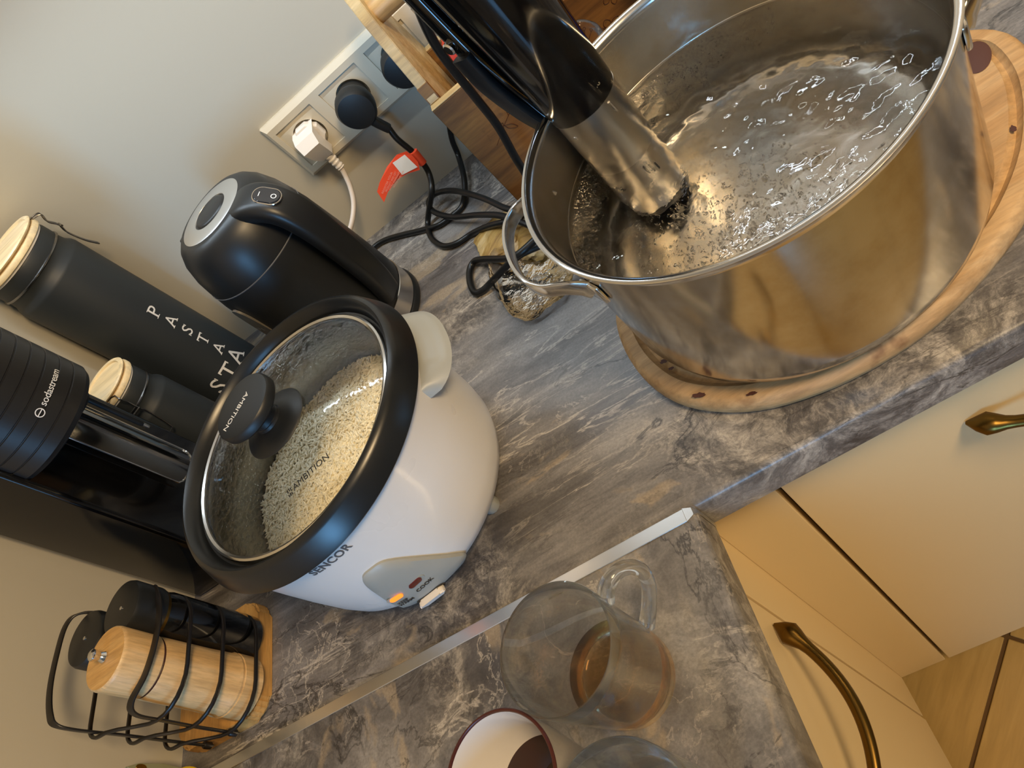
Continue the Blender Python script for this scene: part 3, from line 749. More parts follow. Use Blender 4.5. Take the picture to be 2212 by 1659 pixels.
link('lock_tab', sweep([on_tube(rad(-57), -.004, .0278), on_tube(rad(-55), -.014, .0278)], rsect(.002, .002, .0006, 2)), 'chrome', st)
# clamp outside the rim
oa = math.atan2(.2435 - PC.y, .094 - PC.x)
OR_ = Vector((math.cos(oa), math.sin(oa), 0)); OT = Vector((-math.sin(oa), math.cos(oa), 0))
def cf(t, r, z): return OT * t + OR_ * r + Vector((0, 0, z)) + up_ * 0 + Vector((up_.x, up_.y, 0)) * z
def clampbody():
    P = [cf(0, .038, -.006), cf(0, .0405, .03), cf(0, .046, .08), cf(0, .050, .14), cf(0, .050, .20)]
    return sweep(smooth_path(P, 6), rsect(.050, .018, .006, 3), up=tuple(OR_), scale=lambda u: (.62 + .38 * min(1, u * 2.2), 1.0))
cl = link('clamp', clampbody(), 'blackgloss', st)
link('clamp_bridge', sweep([cf(0, .020, .012), cf(0, .042, .012)], rsect(.030, .020, .004, 3)), 'blackgloss', st)
link('clamp_trim', sweep(smooth_path([cf(.026, .030, .10), cf(.0225, .029, .055), cf(.016, .028, .018), cf(.006, .0275, .004)], 8), circ(.0007, 6)), M['brass'], st)
def kn(c, o): return o + OT * c.x + Vector((0, 0, 1)) * c.y + OR_ * c.z
link('clamp_screw', lathe([(0, .002), (.004, .0022), (.0052, .001), (.0052, -.003), (0, -.003)], 20, fn=lambda c: cf(.027, .048, .085) + OT * c.z + OR_ * c.x + Vector((0, 0, c.y))), 'chrome', st)
link('clamp_lever', sweep(smooth_path([cf(.026, .046, .075), cf(.026, .045, .045), cf(.020, .042, .008), cf(.012, .040, -.018)], 8), rsect(.008, .020, .003, 2), up=tuple(OR_)), 'blackmat', st)
tm = densify(text_mesh('ZWILLING', .0046, .0001, 1.05), .003)
for v in tm.vertices:
    s, t, d = v.co; a = rad(-72) + s / .0292; v.co = sf(((.0292 + d) * math.cos(a), (.0292 + d) * 1.05 * math.sin(a), .0135 + t))
link('maker_print', tm, 'textdim', st, smooth=False)
pe = [A_(890, -30, 'y', .30), A_(909, 31, 'y', .31), A_(938, 92, 'y', .32), A_(979, 150, 'y', .335), A_(1027, 210, 'y', .35), A_(1075, 272, 'y', .365), A_(1112, 338, 'y', .375), A_(1135, 375, 'y', .38), A_(1160, 420, 'z', .06), A_(1165, 445, 'z', .04)]
cord(st, pe, .0040, 'cord')
fb = thing('plastic_bag', 'crumpled clear plastic bag between the immersion stick and the flowered board', 'bag', (.118, .415, .0005))
bm = bmesh.new(); bmesh.ops.create_icosphere(bm, subdivisions=4, radius=1)
for v in bm.verts:
    n_ = noise.fractal(v.co * 1.6, .9, 2.2, 4); v.co = Vector((v.co.x * .020 * (1 + .25 * n_), v.co.y * .012 * (1 + .25 * n_), (v.co.z + 1) * .072))
link('bag_film', bm_mesh(bm), 'film', fb)

# ================================================================ ginger bag under the cords
gb = thing('plastic_bag', 'clear plastic bag lying on the worktop under the black cords', 'bag', (-.062, .362, 0))
def slab_blob(sx, sy, sz, seed, sub=4, amp=.25, flat=True):
    bm = bmesh.new(); bmesh.ops.create_icosphere(bm, subdivisions=sub, radius=1)
    for v in bm.verts:
        n_ = noise.fractal(v.co * 1.3 + Vector((seed, 0, 0)), .8, 2.2, 4); c = v.co * (1 + amp * n_)
        z = max(-.55, c.z) if flat else c.z
        v.co = Vector((c.x * sx, c.y * sy, (z + .55) * sz))
    return bm_mesh(bm)
link('bag_film', slab_blob(.052, .078, .011, 3.0, 4, .16), 'film', gb, loc=(.008, -.02, .0005))
for i, (x, y, sx, sy, rz, sd_) in enumerate(((-.078, .405, .030, .040, .5, 1), (-.040, .375, .024, .034, -.3, 5))):
    g = tag(link('ginger_root', slab_blob(sx, sy, .009, sd_, 4, .25), 'ginger', loc=(x, y, .0005)), ('larger golden brown root slice under the black cords', 'smaller golden brown root slice nearer the pot handle')[i], 'ginger')
    g.rotation_euler = (0, 0, rz)

# ================================================================ kettle
KA = rad(-28)
kt = thing('kettle', 'black electric kettle with steel lid ring behind the rice cooker', 'kettle', (-.283, .432, 0))
link('power_base', lathe([(0, 0), (.079, 0), (.081, .002), (.081, .0075), (.079, .010), (0, .010)], 72), 'blackmat', kt)
link('steel_band', lathe([(.0775, .0105), (.0785, .011), (.0785, .0335), (.0775, .034)], 72), M['tube'], kt)['label'] = 'brushed steel band at the foot'
def kbody(c):
    # egg the plan a little towards the handle
    return c
link('jug_body', lathe([(0, .0105), (.0765, .0105), (.0772, .034), (.0775, .060), (.0765, .12), (.0745, .165), (.0725, .180)], 72), 'blackmat', kt)
link('lid_housing', lathe([(.0725, .180), (.0718, .186), (.069, .202), (.0630, .219), (.056, .229), (.049, .234), (.0455, .235), (0, .235)], 72), 'blackmat', kt)
link('lid_seam', lathe([(.0729, .1795), (.0732, .1803), (.0726, .181)], 72), M['textgrey'], kt)
link('lid_ring', lathe([(.0225, .2352), (.023, .2362), (.040, .2362), (.0425, .2352)], 64), M['alu'], kt)['label'] = 'brushed steel ring on the lid'
link('lid_button', lathe([(0, .2372), (.018, .2376), (.0205, .2366), (.0215, .2350)], 48), 'blackmat', kt)
ku = Vector((math.cos(KA), math.sin(KA), 0)); kv = Vector((-math.sin(KA), math.cos(KA), 0))
hp = [ku * r + Vector((0, 0, z)) for r, z in ((.040, .222), (.058, .2235), (.074, .218), (.086, .205), (.0925, .182), (.094, .15), (.0925, .11), (.088, .075), (.080, .048))]
link('handle', sweep(smooth_path(hp, 8), rsect(.036, .020, .008, 4), up=tuple(-kv), scale=lambda u: (1.0, 1.25 - .45 * u)) if False else sweep(smooth_path(hp, 8), [(b, a) for a, b in rsect(.036, .020, .008, 4)][::-1], up=tuple(kv), scale=lambda u: (1.3 - .5 * u, 1.25 - .4 * u)), 'blackmat', kt)
sw = ku * .0835 + Vector((0, 0, .2235)); tilt = Matrix((ku.cross(Vector((0, 0, 1))), (ku * .80 - Vector((0, 0, .60))).normalized(), (ku * .60 + Vector((0, 0, .80))).normalized())).transposed()
swb = poly_prism(rsect(.017, .027, .008, 6), lambda x, y, z: sw + tilt @ Vector((x, y, z)), -.004, .0030, .0006)
swo = link('power_switch', swb, 'mirrorbtn', kt)
link('switch_bezel', sweep([sw + tilt @ Vector((x, y, .0014)) for x, y in rsect(.019, .029, .009, 6)], circ(.0008, 6), closed=True), 'chrome', swo)
for ch, yy in (('I', -.0075), ('O', .0075)):
    tmx = text_mesh(ch, .008, .0001)
    for v in tmx.vertices: v.co = sw + tilt @ Vector((v.co.y, yy - v.co.x, .0034 + v.co.z))
    link('switch_mark', tmx, 'textwhite', swo, smooth=False)
wa = rad(-130)
wp = []
for k in range(40):
    t = 2 * PI * k / 40; s_ = math.cos(t); c_ = math.sin(t)
    wp.append((.0145 * (abs(c_) ** .8) * (1 if c_ > 0 else -1), .060 * s_))
link('water_window', poly_prism(wp, lambda u, v, w_: Vector(((.0765 + w_ + (.10 - v) * .012 * 0 + .0006) * math.cos(wa + u / .0765), (.0765 + w_ + .0006) * math.sin(wa + u / .0765), .105 + v)), -.002, .0006), 'window_strip', kt)
link('water_print', wrap_text(text_mesh('1.7 L', .0075, .0001), .0782, wa, .128), M['textgrey'], kt, smooth=False)
spa = rad(-28 + 180)
link('spout', poly_prism([(-.020, .200), (.020, .200), (.012, .226), (-.012, .226)], lambda u, v, w_: Vector((math.cos(spa) * (.058 + w_ * (1 - abs(u) / .03) + (.226 - v) * .3) - math.sin(spa) * u, math.sin(spa) * (.058 + w_ * (1 - abs(u) / .03) + (.226 - v) * .3) + math.cos(spa) * u, v)), 0, .016, .001), 'blackmat', kt)

cord(kt, kettle_cable, .0037, 'cord')
# ================================================================ jars
def jar(name, label, cx, cy, R_, H, claspang, cat='jar'):
    t = thing(name, label, cat, (cx, cy, 0), group=None)
    hb = H - .052
    link('jar_body', lathe([(0, 0), (R_ - .004, 0), (R_, .004), (R_, hb - .004), (R_ - .001, hb), (R_ - .0045, hb + .006), (R_ - .0055, hb + .014), (R_ - .005, hb + .017), (R_ - .005, hb + .034), (R_ - .006, hb + .036), (0, hb + .036)], 72), 'jar', t)
    ring_z = hb + .0165
    link('wire_band', lathe([(R_ - .0048, ring_z), (R_ - .0035, ring_z + .0008), (R_ - .0035, ring_z + .0022), (R_ - .0048, ring_z + .003)], 72), 'wiremetal', t)
    lid = link('wooden_lid', lathe([(R_ - .0065, hb + .0382), (R_ - .0035, hb + .040), (R_ - .0035, hb + .0445), (R_ - .005, hb + .0465), (R_ - .009, hb + .0468)], 64), 'lidwood', t)
    link('seal', lathe([(R_ - .0085, hb + .0362), (R_ - .0062, hb + .0364), (R_ - .0062, hb + .0384)], 64), 'textwhite', lid)
    link('lid_top', lathe([(R_ - .0085, hb + .0468), (R_ - .0085, hb + .0485), (R_ - .0048, hb + .049), (R_ - .0042, hb + .0505), (R_ - .0055, H), (R_ - .0095, H), (R_ - .0105, H - .0022), (0, H - .0024)], 64), 'lidwood', lid)
    ca_ = rad(claspang); u = Vector((math.cos(ca_), math.sin(ca_), 0)); tt = Vector((-math.sin(ca_), math.cos(ca_), 0))
    def q(r, s, z): return u * (R_ + r) + tt * s + Vector((0, 0, z))
    cz = hb
    for s in (-1, 1):
        link('clasp_wire', tube([q(-.004, s * .006, cz + .046), q(.005, s * .0075, cz + .042), q(.002, s * .0075, cz + .032), q(.0055, s * .008, cz + .020), q(.003, s * .008, cz + .008), q(.006, s * .007, cz - .012), q(.011, s * .006, cz - .026)], .0009, 8), 'wiremetal', t)
    link('clasp_wire', tube([q(.011, -.006, cz - .026), q(.0115, 0, cz - .0268), q(.011, .006, cz - .026)], .0009, 8), 'wiremetal', t)
    link('clasp_wire', tube([q(-.004, -.006, cz + .046), q(-.006, 0, cz + .047), q(-.004, .006, cz + .046)], .0009, 8), 'wiremetal', t)
    link('clasp_loop', tube([q(.0065, s_, cz + .0185) for s_ in (-.010, -.003, .003, .010)], .0014, 8), 'wiremetal', t)
    return t
tj = jar('storage_jar', 'tall black jar with pasta lettering and wooden clip lid', -.546, .534, .0545, .325, 36)
jar('storage_jar', 'short black jar with wooden clip lid between the tall jar and the soda maker', -.555, .418, .042, .178, -62)
def serif(ch, h):
    """serif capitals as 2D polygons, height h, centred"""
    me = text_mesh(ch, h * 1.38, .0001)
    xs = [v.co.x for v in me.vertices]; ys = [v.co.y for v in me.vertices]
    cx, cy = (min(xs) + max(xs)) / 2, (min(ys) + max(ys)) / 2; sc = h / (max(ys) - min(ys))
    for v in me.vertices: v.co = ((v.co.x - cx) * sc * .95, (v.co.y - cy) * sc, v.co.z)
    bm = bmesh.new(); bm.from_mesh(me)
    def bar(x0, x1, y0, y1):
        x0, x1, y0, y1 = x0 * h, x1 * h, y0 * h, y1 * h
        for zz in ((.00012),):
            bm.faces.new([bm.verts.new(p) for p in ((x0, y0, zz), (x1, y0, zz), (x1, y1, zz), (x0, y1, zz))])
    if ch == 'P': bar(-.42, -.02, -.5, -.44); bar(-.40, -.2, .44, .5)
    if ch == 'A': bar(-.50, -.22, -.5, -.44); bar(.2, .52, -.5, -.44)
    if ch == 'T': bar(-.18, .18, -.5, -.44); bar(-.42, -.35, .26, .5); bar(.35, .42, .26, .5)
    if ch == 'S': bar(-.34, -.28, -.5, -.24); bar(.25, .31, .24, .48)
    bm.to_mesh(me); bm.free(); return densify(me, .004)
for k, ch in enumerate('PASTA'):
    link('letter', wrap_text(serif(ch, .0155 if k else .0165), .0545, rad(-22), .1615 - .0240 * k), 'textwhite', tj, smooth=False)
for ch, a in (('S', -71), ('T', -45), ('A', -19)):
    link('letter', wrap_text(serif(ch, .0235), .0545, rad(a), .0385), 'textwhite', tj, smooth=False)

# ================================================================ soda maker
so = thing('soda_maker', 'black soda maker with ribbed round head and dark mirror back plate', 'soda maker', (-.545, .275, 0))
def L(x, y, z): return (x + .545, y - .275, z)
link('column', box(-.045, .045, -.070, .070, .0, .44, .006, 3), 'blackgloss', so)
link('foot_plate', box(-.044, .115, -.052, .052, 0.0, .016, .005, 3), 'blackmat', so)
hc = Vector((.057, -.003, 0))
pr = [(0, .247), (.0555, .247), (.0595, .249), (.0618, .2535)]
z = .2535
while z < .425:
    pr += [(.0622, z + .0004), (.0622, z + .0118), (.0612, z + .0124), (.0612, z + .0130)]; z += .0134
pr += [(.0618, z + .003), (.056, z + .012), (0, z + .014)]
link('ribbed_head', lathe(pr, 80, fn=lambda c: c + hc), 'coverpl', so, angle=25)
tm = densify(text_mesh('sodastream', .0092, .0001, .95), .004)
link('maker_print', wrap_text(tm, .0623, rad(-12), .2825), 'textwhite', so, loc=hc, smooth=False)
me = lathe([(.0042, .0), (.0042, .0003), (.0034, .0003), (.0034, .0)], 28, closed_prof=True)
def wrapc(me, ang, z, r=.0623):
    for v in me.vertices: x, y, d = v.co; a = ang + x / r; v.co = ((r + .0002 + d) * math.cos(a), (r + .0002 + d) * math.sin(a), z + y)
    return me
lg = link('logo', wrapc(me, rad(-37), .2815), 'textwhite', so, loc=hc, smooth=False)
link('logo', wrapc(box(-.0034, .0034, -.0004, .0004, 0, .0003), rad(-37), .2815), 'textwhite', so, loc=hc, smooth=False)
# curved mirror back plate
bm = bmesh.new(); rows = []
for j in range(9):
    z = .098 + (.245 - .098) * j / 8; row = []
    for k in range(17):
        t = (k / 16 - .5); half = .0235
        zz = z
        if j == 0: zz = z + .006 * max(0, (abs(t) * 2 - .7) / .3) ** 2
        row.append(bm.verts.new((.046 + .015 * math.cos(t * 2.7), .020 + half * 2 * t, zz)))
    rows.append(row)
for A, B in zip(rows, rows[1:]):
    for k in range(16): bm.faces.new((A[k], A[k + 1], B[k + 1], B[k]))
r_ = bmesh.ops.solidify(bm, geom=bm.faces[:], thickness=.002)
link('mirror_plate', bm_mesh(bm), 'smoked', so)
pe_ = [Vector((.0465 + .015 * math.cos(t * 2.7), .020 + .0235 * 2 * t, z)) for t, z in ((-.5, .24), (-.5, .15), (-.5, .108), (-.47, .1015), (-.40, .0985), (-.2, .098), (0, .098), (.2, .098), (.40, .0985), (.47, .1015), (.5, .108), (.5, .15), (.5, .24))]
link('plate_highlight', sweep(smooth_path(pe_, 4), circ(.0011, 8)), 'rim', so)['label'] = 'added bright tube for the highlight along the mirror plate edges'  # pale steel tube added to draw the highlight along the plate outline
link('carbonating_tube', lathe([(0, .158), (.0012, .159), (.0018, .165), (.0024, .166), (.0030, .168), (.0030, .25), (0, .25)], 16, fn=lambda c: c + Vector((.070, .034, 0))), 'blackmat', so)
link('tube_tip', lathe([(0, .1575), (.0016, .1578), (.0020, .160), (.0020, .165), (0, .165)], 16, fn=lambda c: c + Vector((.070, .034, 0))), 'chrome', so)
link('nozzle', lathe([(0, .232), (.016, .232), (.018, .236), (.018, .25), (0, .25)], 32, fn=lambda c: c + Vector((.068, .022, 0))), 'blackmat', so)

# ================================================================ rice cooker
RC = Vector((-.252, .155, 0))
rc = thing('rice_cooker', 'white rice cooker with black rim and grey control panel', 'rice cooker', tuple(RC))
BP = [(.0, .008), (.096, .008), (.104, .0095), (.1135, .017), (.1185, .028), (.1215, .045), (.1240, .075), (.1255, .105), (.1268, .145), (.128, .152)]
def br(z):
    for (ra, za), (rb, zb) in zip(BP[1:], BP[2:]):
        if za <= z <= zb: return ra + (rb - ra) * (z - za) / (zb - za)
    return BP[-1][0] if z > .1 else .1
link('white_body', lathe(BP, 128), 'white', rc)
link('black_rim', lathe([(.1225, .1485), (.1340, .1490), (.1356, .1508), (.1350, .1535), (.1295, .1685), (.1268, .1722), (.1240, .1733), (.1215, .1718), (.1188, .1650), (.1165, .1600), (.1115, .1588), (.1090, .1560), (.1090, .1490)], 128, closed_prof=True), 'ring', rc)
link('inner_bowl', lathe([(.1092, .1585), (.1075, .1560), (.1065, .10), (.1035, .040), (.09, .030), (0, .030)], 96), 'bowlmetal', rc)['label'] = 'grey metal inner bowl'
for a in (-35, 30, 145, 215):
    link('foot', lathe([(0, 0), (.0075, 0), (.0085, .002), (.0085, .012), (0, .012)], 20, fn=lambda c, a=a: c + Vector((.1005 * math.cos(rad(a)), .1005 * math.sin(rad(a)), 0))), 'greyplastic', rc)
def ear(a0):
    bm = bmesh.new(); NU, NV = 28, 10; top = []
    for i in range(NU + 1):
        s = i / NU * 2 - 1; a = rad(a0 + 24 * s); row = []
        for j in range(NV + 1):
            t = j / NV; reach = .0285 * math.sqrt(max(0, 1 - abs(s) ** 2.6)); r = .1255 + reach * t
            zz = .141 - .010 * t * t - .003 * t - (.003 * max(0, -s)) - .0012 * (1 if .25 < t < .8 and abs(s) < .55 else 0)
            row.append(bm.verts.new((r * math.cos(a), r * math.sin(a), zz)))
        top.append(row)
    for A, B in zip(top, top[1:]):
        for k in range(NV): bm.faces.new((A[k], A[k + 1], B[k + 1], B[k]))
    bmesh.ops.remove_doubles(bm, verts=bm.verts[:], dist=.00002)
    bmesh.ops.solidify(bm, geom=bm.faces[:], thickness=.0035)
    return link('side_handle', bm_mesh(bm), 'greyplastic', rc, angle=50)
ear(11); ear(191)
def bodypt(ang, z, lift): r = br(z) + lift; return Vector((r * math.cos(rad(ang)), r * math.sin(rad(ang)), z))
# control panel shield
po = smooth_path([(-84.5, .1005, 0), (-79.5, .1015, 0), (-75, .098, 0), (-70.5, .082, 0), (-66, .060, 0), (-61.5, .036, 0), (-60, .024, 0), (-62, .0165, 0), (-70, .0135, 0), (-80, .0125, 0), (-90, .0135, 0), (-95.5, .018, 0), (-96, .027, 0), (-94, .048, 0), (-91, .070, 0), (-88, .090, 0)], 4, True)
cen = Vector((-79, .05, 0)); bm = bmesh.new(); prev = None
for f, lift in ((1.0, -.001), (1.0, .0022), (.95, .0040), (.75, .0052), (.5, .0056), (.25, .0058)):
    cur = [bm.verts.new(bodypt(cen.x + (p.x - cen.x) * f, cen.y + (p.y - cen.y) * f, lift)) for p in po]
    if prev:
        for k in range(len(cur)): j = (k + 1) % len(cur); bm.faces.new((prev[k], prev[j], cur[j], cur[k]))
    prev = cur
cv = bm.verts.new(bodypt(cen.x, cen.y, .0058))
for k in range(len(prev)): j = (k + 1) % len(prev); bm.faces.new((prev[k], prev[j], cv))
pn = link('control_panel', bm_mesh(bm), 'greyplastic', rc)
def on_panel(name, outline, mat, ang, z, l0, l1, bev=0, parent=pn):
    def f(u, v, w_):
        a = ang + math.degrees(u / .124); return bodypt(a, max(.0101, z + v), w_)
    return link(name, poly_prism(outline, f, l0, l1, bev), mat, parent)
def pill(w_, h, n=6): return rsect(w_, h, h / 2 - .0002, n)
on_panel('indicator_recess', pill(.040, .0072), 'greyplastic', -82.6, .0555, .0055, .0062)
on_panel('keep_warm_lamp', pill(.0125, .0056), 'keep', -87.6, .0552, .0058, .0070, 0)['label'] = 'lit orange lamp'
on_panel('cook_lamp', pill(.0125, .0056), 'lampred', -77.6, .0562, .0058, .0070, 0)['label'] = 'dark red unlit lamp'
def ptext(s, size, ang, z):
    tm = densify(text_mesh(s, size, .0001, 1.0, offset=.00008), .004)
    for v in tm.vertices:
        x, y, d = v.co; v.co = bodypt(ang + math.degrees(x / .128), z + y, .0062 + d)
    link('panel_print', tm, 'textdark', pn, smooth=False)
ptext('COOK', .0062, -77.2, .0448); ptext('KEEP', .0052, -88.6, .0445); ptext('WARM', .0052, -88.6, .0398)
on_panel('lever_recess', pill(.031, .0125), 'sockdark', -82.0, .0225, .0052, .0060)
lv = on_panel('cook_lever', pill(.027, .0092), 'whiteplug', -82.0, .0226, .0055, .0125, .0015); lv['label'] = 'white switch lever'
tm = densify(text_mesh('SENCOR', .0105, .0001, 1.05, offset=.0002), .004)
for v in tm.vertices:
    x, y, d = v.co; v.co = bodypt(-83.5 + math.degrees(x / .128), .1365 + y, .0003 + d)
link('maker_print', tm, 'textgrey', rc, smooth=False)
# rice
ri = thing('rice', 'cooked white rice filling the rice cooker bowl under the glass lid', 'rice', (RC.x, RC.y, .030))
def rice_h(x, y): return .070 + .006 * noise.noise(Vector((x * 25, y * 25, 2))) + .010 * (.12 * 0 - (x * .5 - y * .35)) * 3
bm = bmesh.new(); rr = []
for i in range(25):
    r_ = .1045 * i / 24
    rr.append([bm.verts.new((0, 0, rice_h(0, 0)))] if i == 0 else [bm.verts.new((r_ * math.cos(2 * PI * k / 64), r_ * math.sin(2 * PI * k / 64), rice_h(r_ * math.cos(2 * PI * k / 64), r_ * math.sin(2 * PI * k / 64)))) for k in range(64)])
for i in range(24):
    A, B = rr[i], rr[i + 1]
    for k in range(64):
        j = (k + 1) % 64
        if i == 0: bm.faces.new((A[0], B[k], B[j]))
        else: bm.faces.new((A[k], B[k], B[j], A[j]))
b0 = [bm.verts.new((.09 * math.cos(2 * PI * k / 64), .09 * math.sin(2 * PI * k / 64), .001)) for k in range(64)]
for k in range(64): j = (k + 1) % 64; bm.faces.new((rr[-1][k], b0[k], b0[j], rr[-1][j]))
bm.faces.new(b0)
link('rice_bed', bm_mesh(bm), 'ricebed', ri)
def grains():
    rs = random.Random(11); bm0 = bmesh.new(); bmesh.ops.create_uvsphere(bm0, u_segments=5, v_segments=4, radius=1)
    V = [v.co.copy() for v in bm0.verts]; F = [[v.index for v in f.verts] for f in bm0.faces]; bm0.free(); vs, fs = [], []
    for _ in range(9500):
        r_ = .103 * math.sqrt(rs.random()); a = rs.random() * 2 * PI; x, y = r_ * math.cos(a), r_ * math.sin(a)
        R3 = Matrix.Rotation(rs.random() * 2 * PI, 3, 'Z') @ Matrix.Rotation(rs.uniform(-.6, .6), 3, 'Y')
        p = Vector((x, y, rice_h(x, y) + rs.uniform(-.0004, .0022))); b = len(vs)
        k = rs.uniform(.85, 1.15)
        vs.extend([tuple(p + R3 @ Vector((v.x * .0012 * k, v.y * .0012 * k, v.z * .0011)) if False else p + R3 @ Vector((v.z * .0034 * k, v.x * .00105, v.y * .00105))) for v in V]); fs.extend([[b + i for i in f] for f in F])
    me = bpy.data.meshes.new('g'); me.from_pydata(vs, [], fs); return me
g = link('rice_grains', grains(), 'ricem', ri); g['kind'] = 'stuff'
# lid
def ldz(r): return .0165 - .0165 * (r / .1105) ** 2 * .9
gp = [(r, ldz(r)) for r in [.0 + .1105 * k / 16 for k in range(17)]]
ld = link('glass_lid', lathe(gp, 96), 'lidglass', rc, (0, 0, .1605)); ld['label'] = 'steamed clear glass lid'
link('steel_band', lathe([(.1090, .0010), (.1115, -.0004), (.1133, .0008), (.1133, .0028), (.1115, .0036), (.1093, .0026)], 96, closed_prof=True), 'rim', ld)
link('knob', lathe([(0, .0168), (.0315, .0150), (.0325, .0162), (.031, .0178), (.020, .0205), (.0135, .0235), (.0115, .030), (.0115, .034), (.014, .0375), (.0285, .0405), (.0305, .0425), (.0305, .0485), (.029, .0503), (.024, .0510), (0, .0510)], 64), 'blackrub', ld)
link('knob_collar', lathe([(.0124, .0255), (.0130, .0262), (.0122, .027)], 48), 'blackmat', ld)
def on_plane(tm, P0, ang, h, sx=1, fn=None):
    c_, s_ = math.cos(ang), math.sin(ang)
    for v in tm.vertices:
        x, y, d = v.co; X, Y = P0[0] + c_ * x - s_ * y, P0[1] + s_ * x + c_ * y; v.co = (X, Y, h(X, Y) + d)
    return tm
# text on the knob (reads towards the back wall) and on the glass
ta, tb = at(487, 930, 'z', .211) - RC, at(535, 850, 'z', .211) - RC
dirk = math.atan2(ta.y - tb.y, ta.x - tb.x)
link('knob_print', on_plane(densify(text_mesh('AMBITION', .0076, .0001, 1.0), .003), ((ta.x + tb.x) / 2, (ta.y + tb.y) / 2), dirk, lambda x, y: .0513), 'textwhite', ld, smooth=False)
ga, gb_ = at(640, 1058, 'z', .168) - RC, at(712, 985, 'z', .168) - RC
dirg = math.atan2(gb_.y - ga.y, gb_.x - ga.x)
tmx = text_mesh('AMBITION', .0105, .0001, 1.05); wd = max(v.co.x for v in tmx.vertices) - min(v.co.x for v in tmx.vertices); sc_ = ((gb_ - ga).length) / wd
for v in tmx.vertices: v.co.x *= sc_; v.co.y *= sc_
link('glass_print', on_plane(densify(tmx, .004), ((ga.x + gb_.x) / 2, (ga.y + gb_.y) / 2), dirg, lambda x, y: ldz(math.hypot(x, y)) + .0004), 'textdark', ld, smooth=False)
bm = bmesh.new()
for i, (x, y, w_, h_) in enumerate(((-.0015, .0018, .0011, .0034), (.0004, .0022, .0010, .0026), (.0020, .0016, .0009, .0030), (-.0016, -.0022, .0009, .0026), (.0001, -.0020, .0011, .0030), (.0018, -.0022, .0010, .0024), (.0031, .0026, .0007, .0008))):
    x -= (gb_ - ga).length / 2 + .0045
    bm.faces.new([bm.verts.new(q) for q in ((x - w_ / 2, y - h_ / 2, 0), (x + w_ / 2, y - h_ / 2, 0), (x + w_ / 2, y + h_ / 2, 0), (x - w_ / 2, y + h_ / 2, 0))])
link('glass_emblem', on_plane(bm_mesh(bm), ((ga.x + gb_.x) / 2, (ga.y + gb_.y) / 2), dirg, lambda x, y: ldz(math.hypot(x, y)) + .0004), 'textdark', ld, smooth=False)

# ================================================================ spice rack
rk = thing('spice_rack', 'black wire rack with bamboo base holding mills against the left wall', 'rack', (-.528, .070, 0))
bp = [(x + .006, y) for x, y in rsect(.118, .122, .020, 6)]
link('bamboo_base', poly_prism(bp, lambda u, v, w_: Vector((u, v + .012, w_)), 0.0005, .019, .003), 'bambase', rk, angle=30)
def hoop(xc, ztop, xt, y0=-.062, y1=.052, wdt=.0065):
    P = [(xc, y0, .019), (xc, y0, ztop - .03), (xc + (xt - xc) * .4, y0 + .001, ztop - .012), (xt, y0 + .008, ztop - .002), (xt + .006, y0 + .026, ztop), (xt + .010, 0, ztop), (xt + .006, y1 - .02, ztop), (xt, y1 - .004, ztop - .002), (xc + (xt - xc) * .4, y1 + .001, ztop - .014), (xc, y1, ztop - .035), (xc, y1, .019)]
    return sweep(smooth_path(P, 6), rsect(.0022, wdt, .0008, 2), up=(1, 0, 0)) 
P_ = lambda x, y, z: Vector((x + .528, y - .070, z))
fh = [P_(-.490, .011, .019), P_(-.489, .010, .06), P_(-.487, .0095, .10), P_(-.484, .009, .128), P_(-.474, .014, .1395), P_(-.458, .032, .1395), P_(-.4485, .060, .1395), P_(-.4485, .090, .1395), P_(-.460, .114, .1395), P_(-.478, .120, .135), P_(-.484, .122, .12), P_(-.487, .122, .08), P_(-.490, .122, .019)]
link('front_hoop', sweep(smooth_path(fh, 6), rsect(.0020, .0070, .0008, 2), up=(-1, .2, .1)), 'wire', rk)
bh = [P_(-.527, .0125, .019), P_(-.530, .0125, .06), P_(-.534, .013, .11), P_(-.538, .013, .148), P_(-.543, .017, .164), P_(-.552, .030, .166), P_(-.560, .055, .166), P_(-.560, .085, .166), P_(-.554, .112, .166), P_(-.546, .122, .160), P_(-.538, .124, .14), P_(-.530, .124, .08), P_(-.527, .124, .019)]
link('back_hoop', sweep(smooth_path(bh, 6), rsect(.0020, .0070, .0008, 2), up=(-1, .2, .1)), 'wire', rk)
for zf in (.0315, .070, .106):
    x0, x1, y0, y1 = -.550, -.4495, .0085, .124
    pts = []
    for cx, cy, a, r_ in ((x1 - .036, y1 - .036, 0, .036), (x0 + .016, y1 - .016, 90, .016), (x0 + .016, y0 + .016, 180, .016), (x1 - .036, y0 + .036, 270, .036)):
        for k in range(7):
            t = rad(a + 15 * k); x = cx + r_ * math.cos(t); pts.append((x, cy + r_ * math.sin(t)))
        if a in (90 - 90, 180): 
            for q_ in (.2, .4, .6, .8) if a == 180 else (.2, .4, .6, .8):
                xa, xb = (x1 - .036, x0 + .016) if a == 0 else (x0 + .016, x1 - .036)
                pts.append((xa + (xb - xa) * q_, y1 if a == 0 else y0))
    def zz_(x): u = max(0, min(1, (-.489 - x) / .038)); return zf + .0235 * u * u * (3 - 2 * u)
    link('wire_hoop', sweep([P_(x, y, zz_(x)) for x, y in pts], rsect(.0030, .0036, .0010, 2), closed=True, up=(0, 0, 1)), 'wire', rk)
for x, y in ((-.490, .011), (-.527, .0125), (-.490, .122), (-.527, .124)):
    link('bolt', lathe([(0, .0205), (.0035, .0205), (.0038, .027), (.003, .0285), (0, .029)], 12, fn=lambda c, x=x, y=y: P_(x + c.x, y + c.y, c.z)), 'wire', rk)
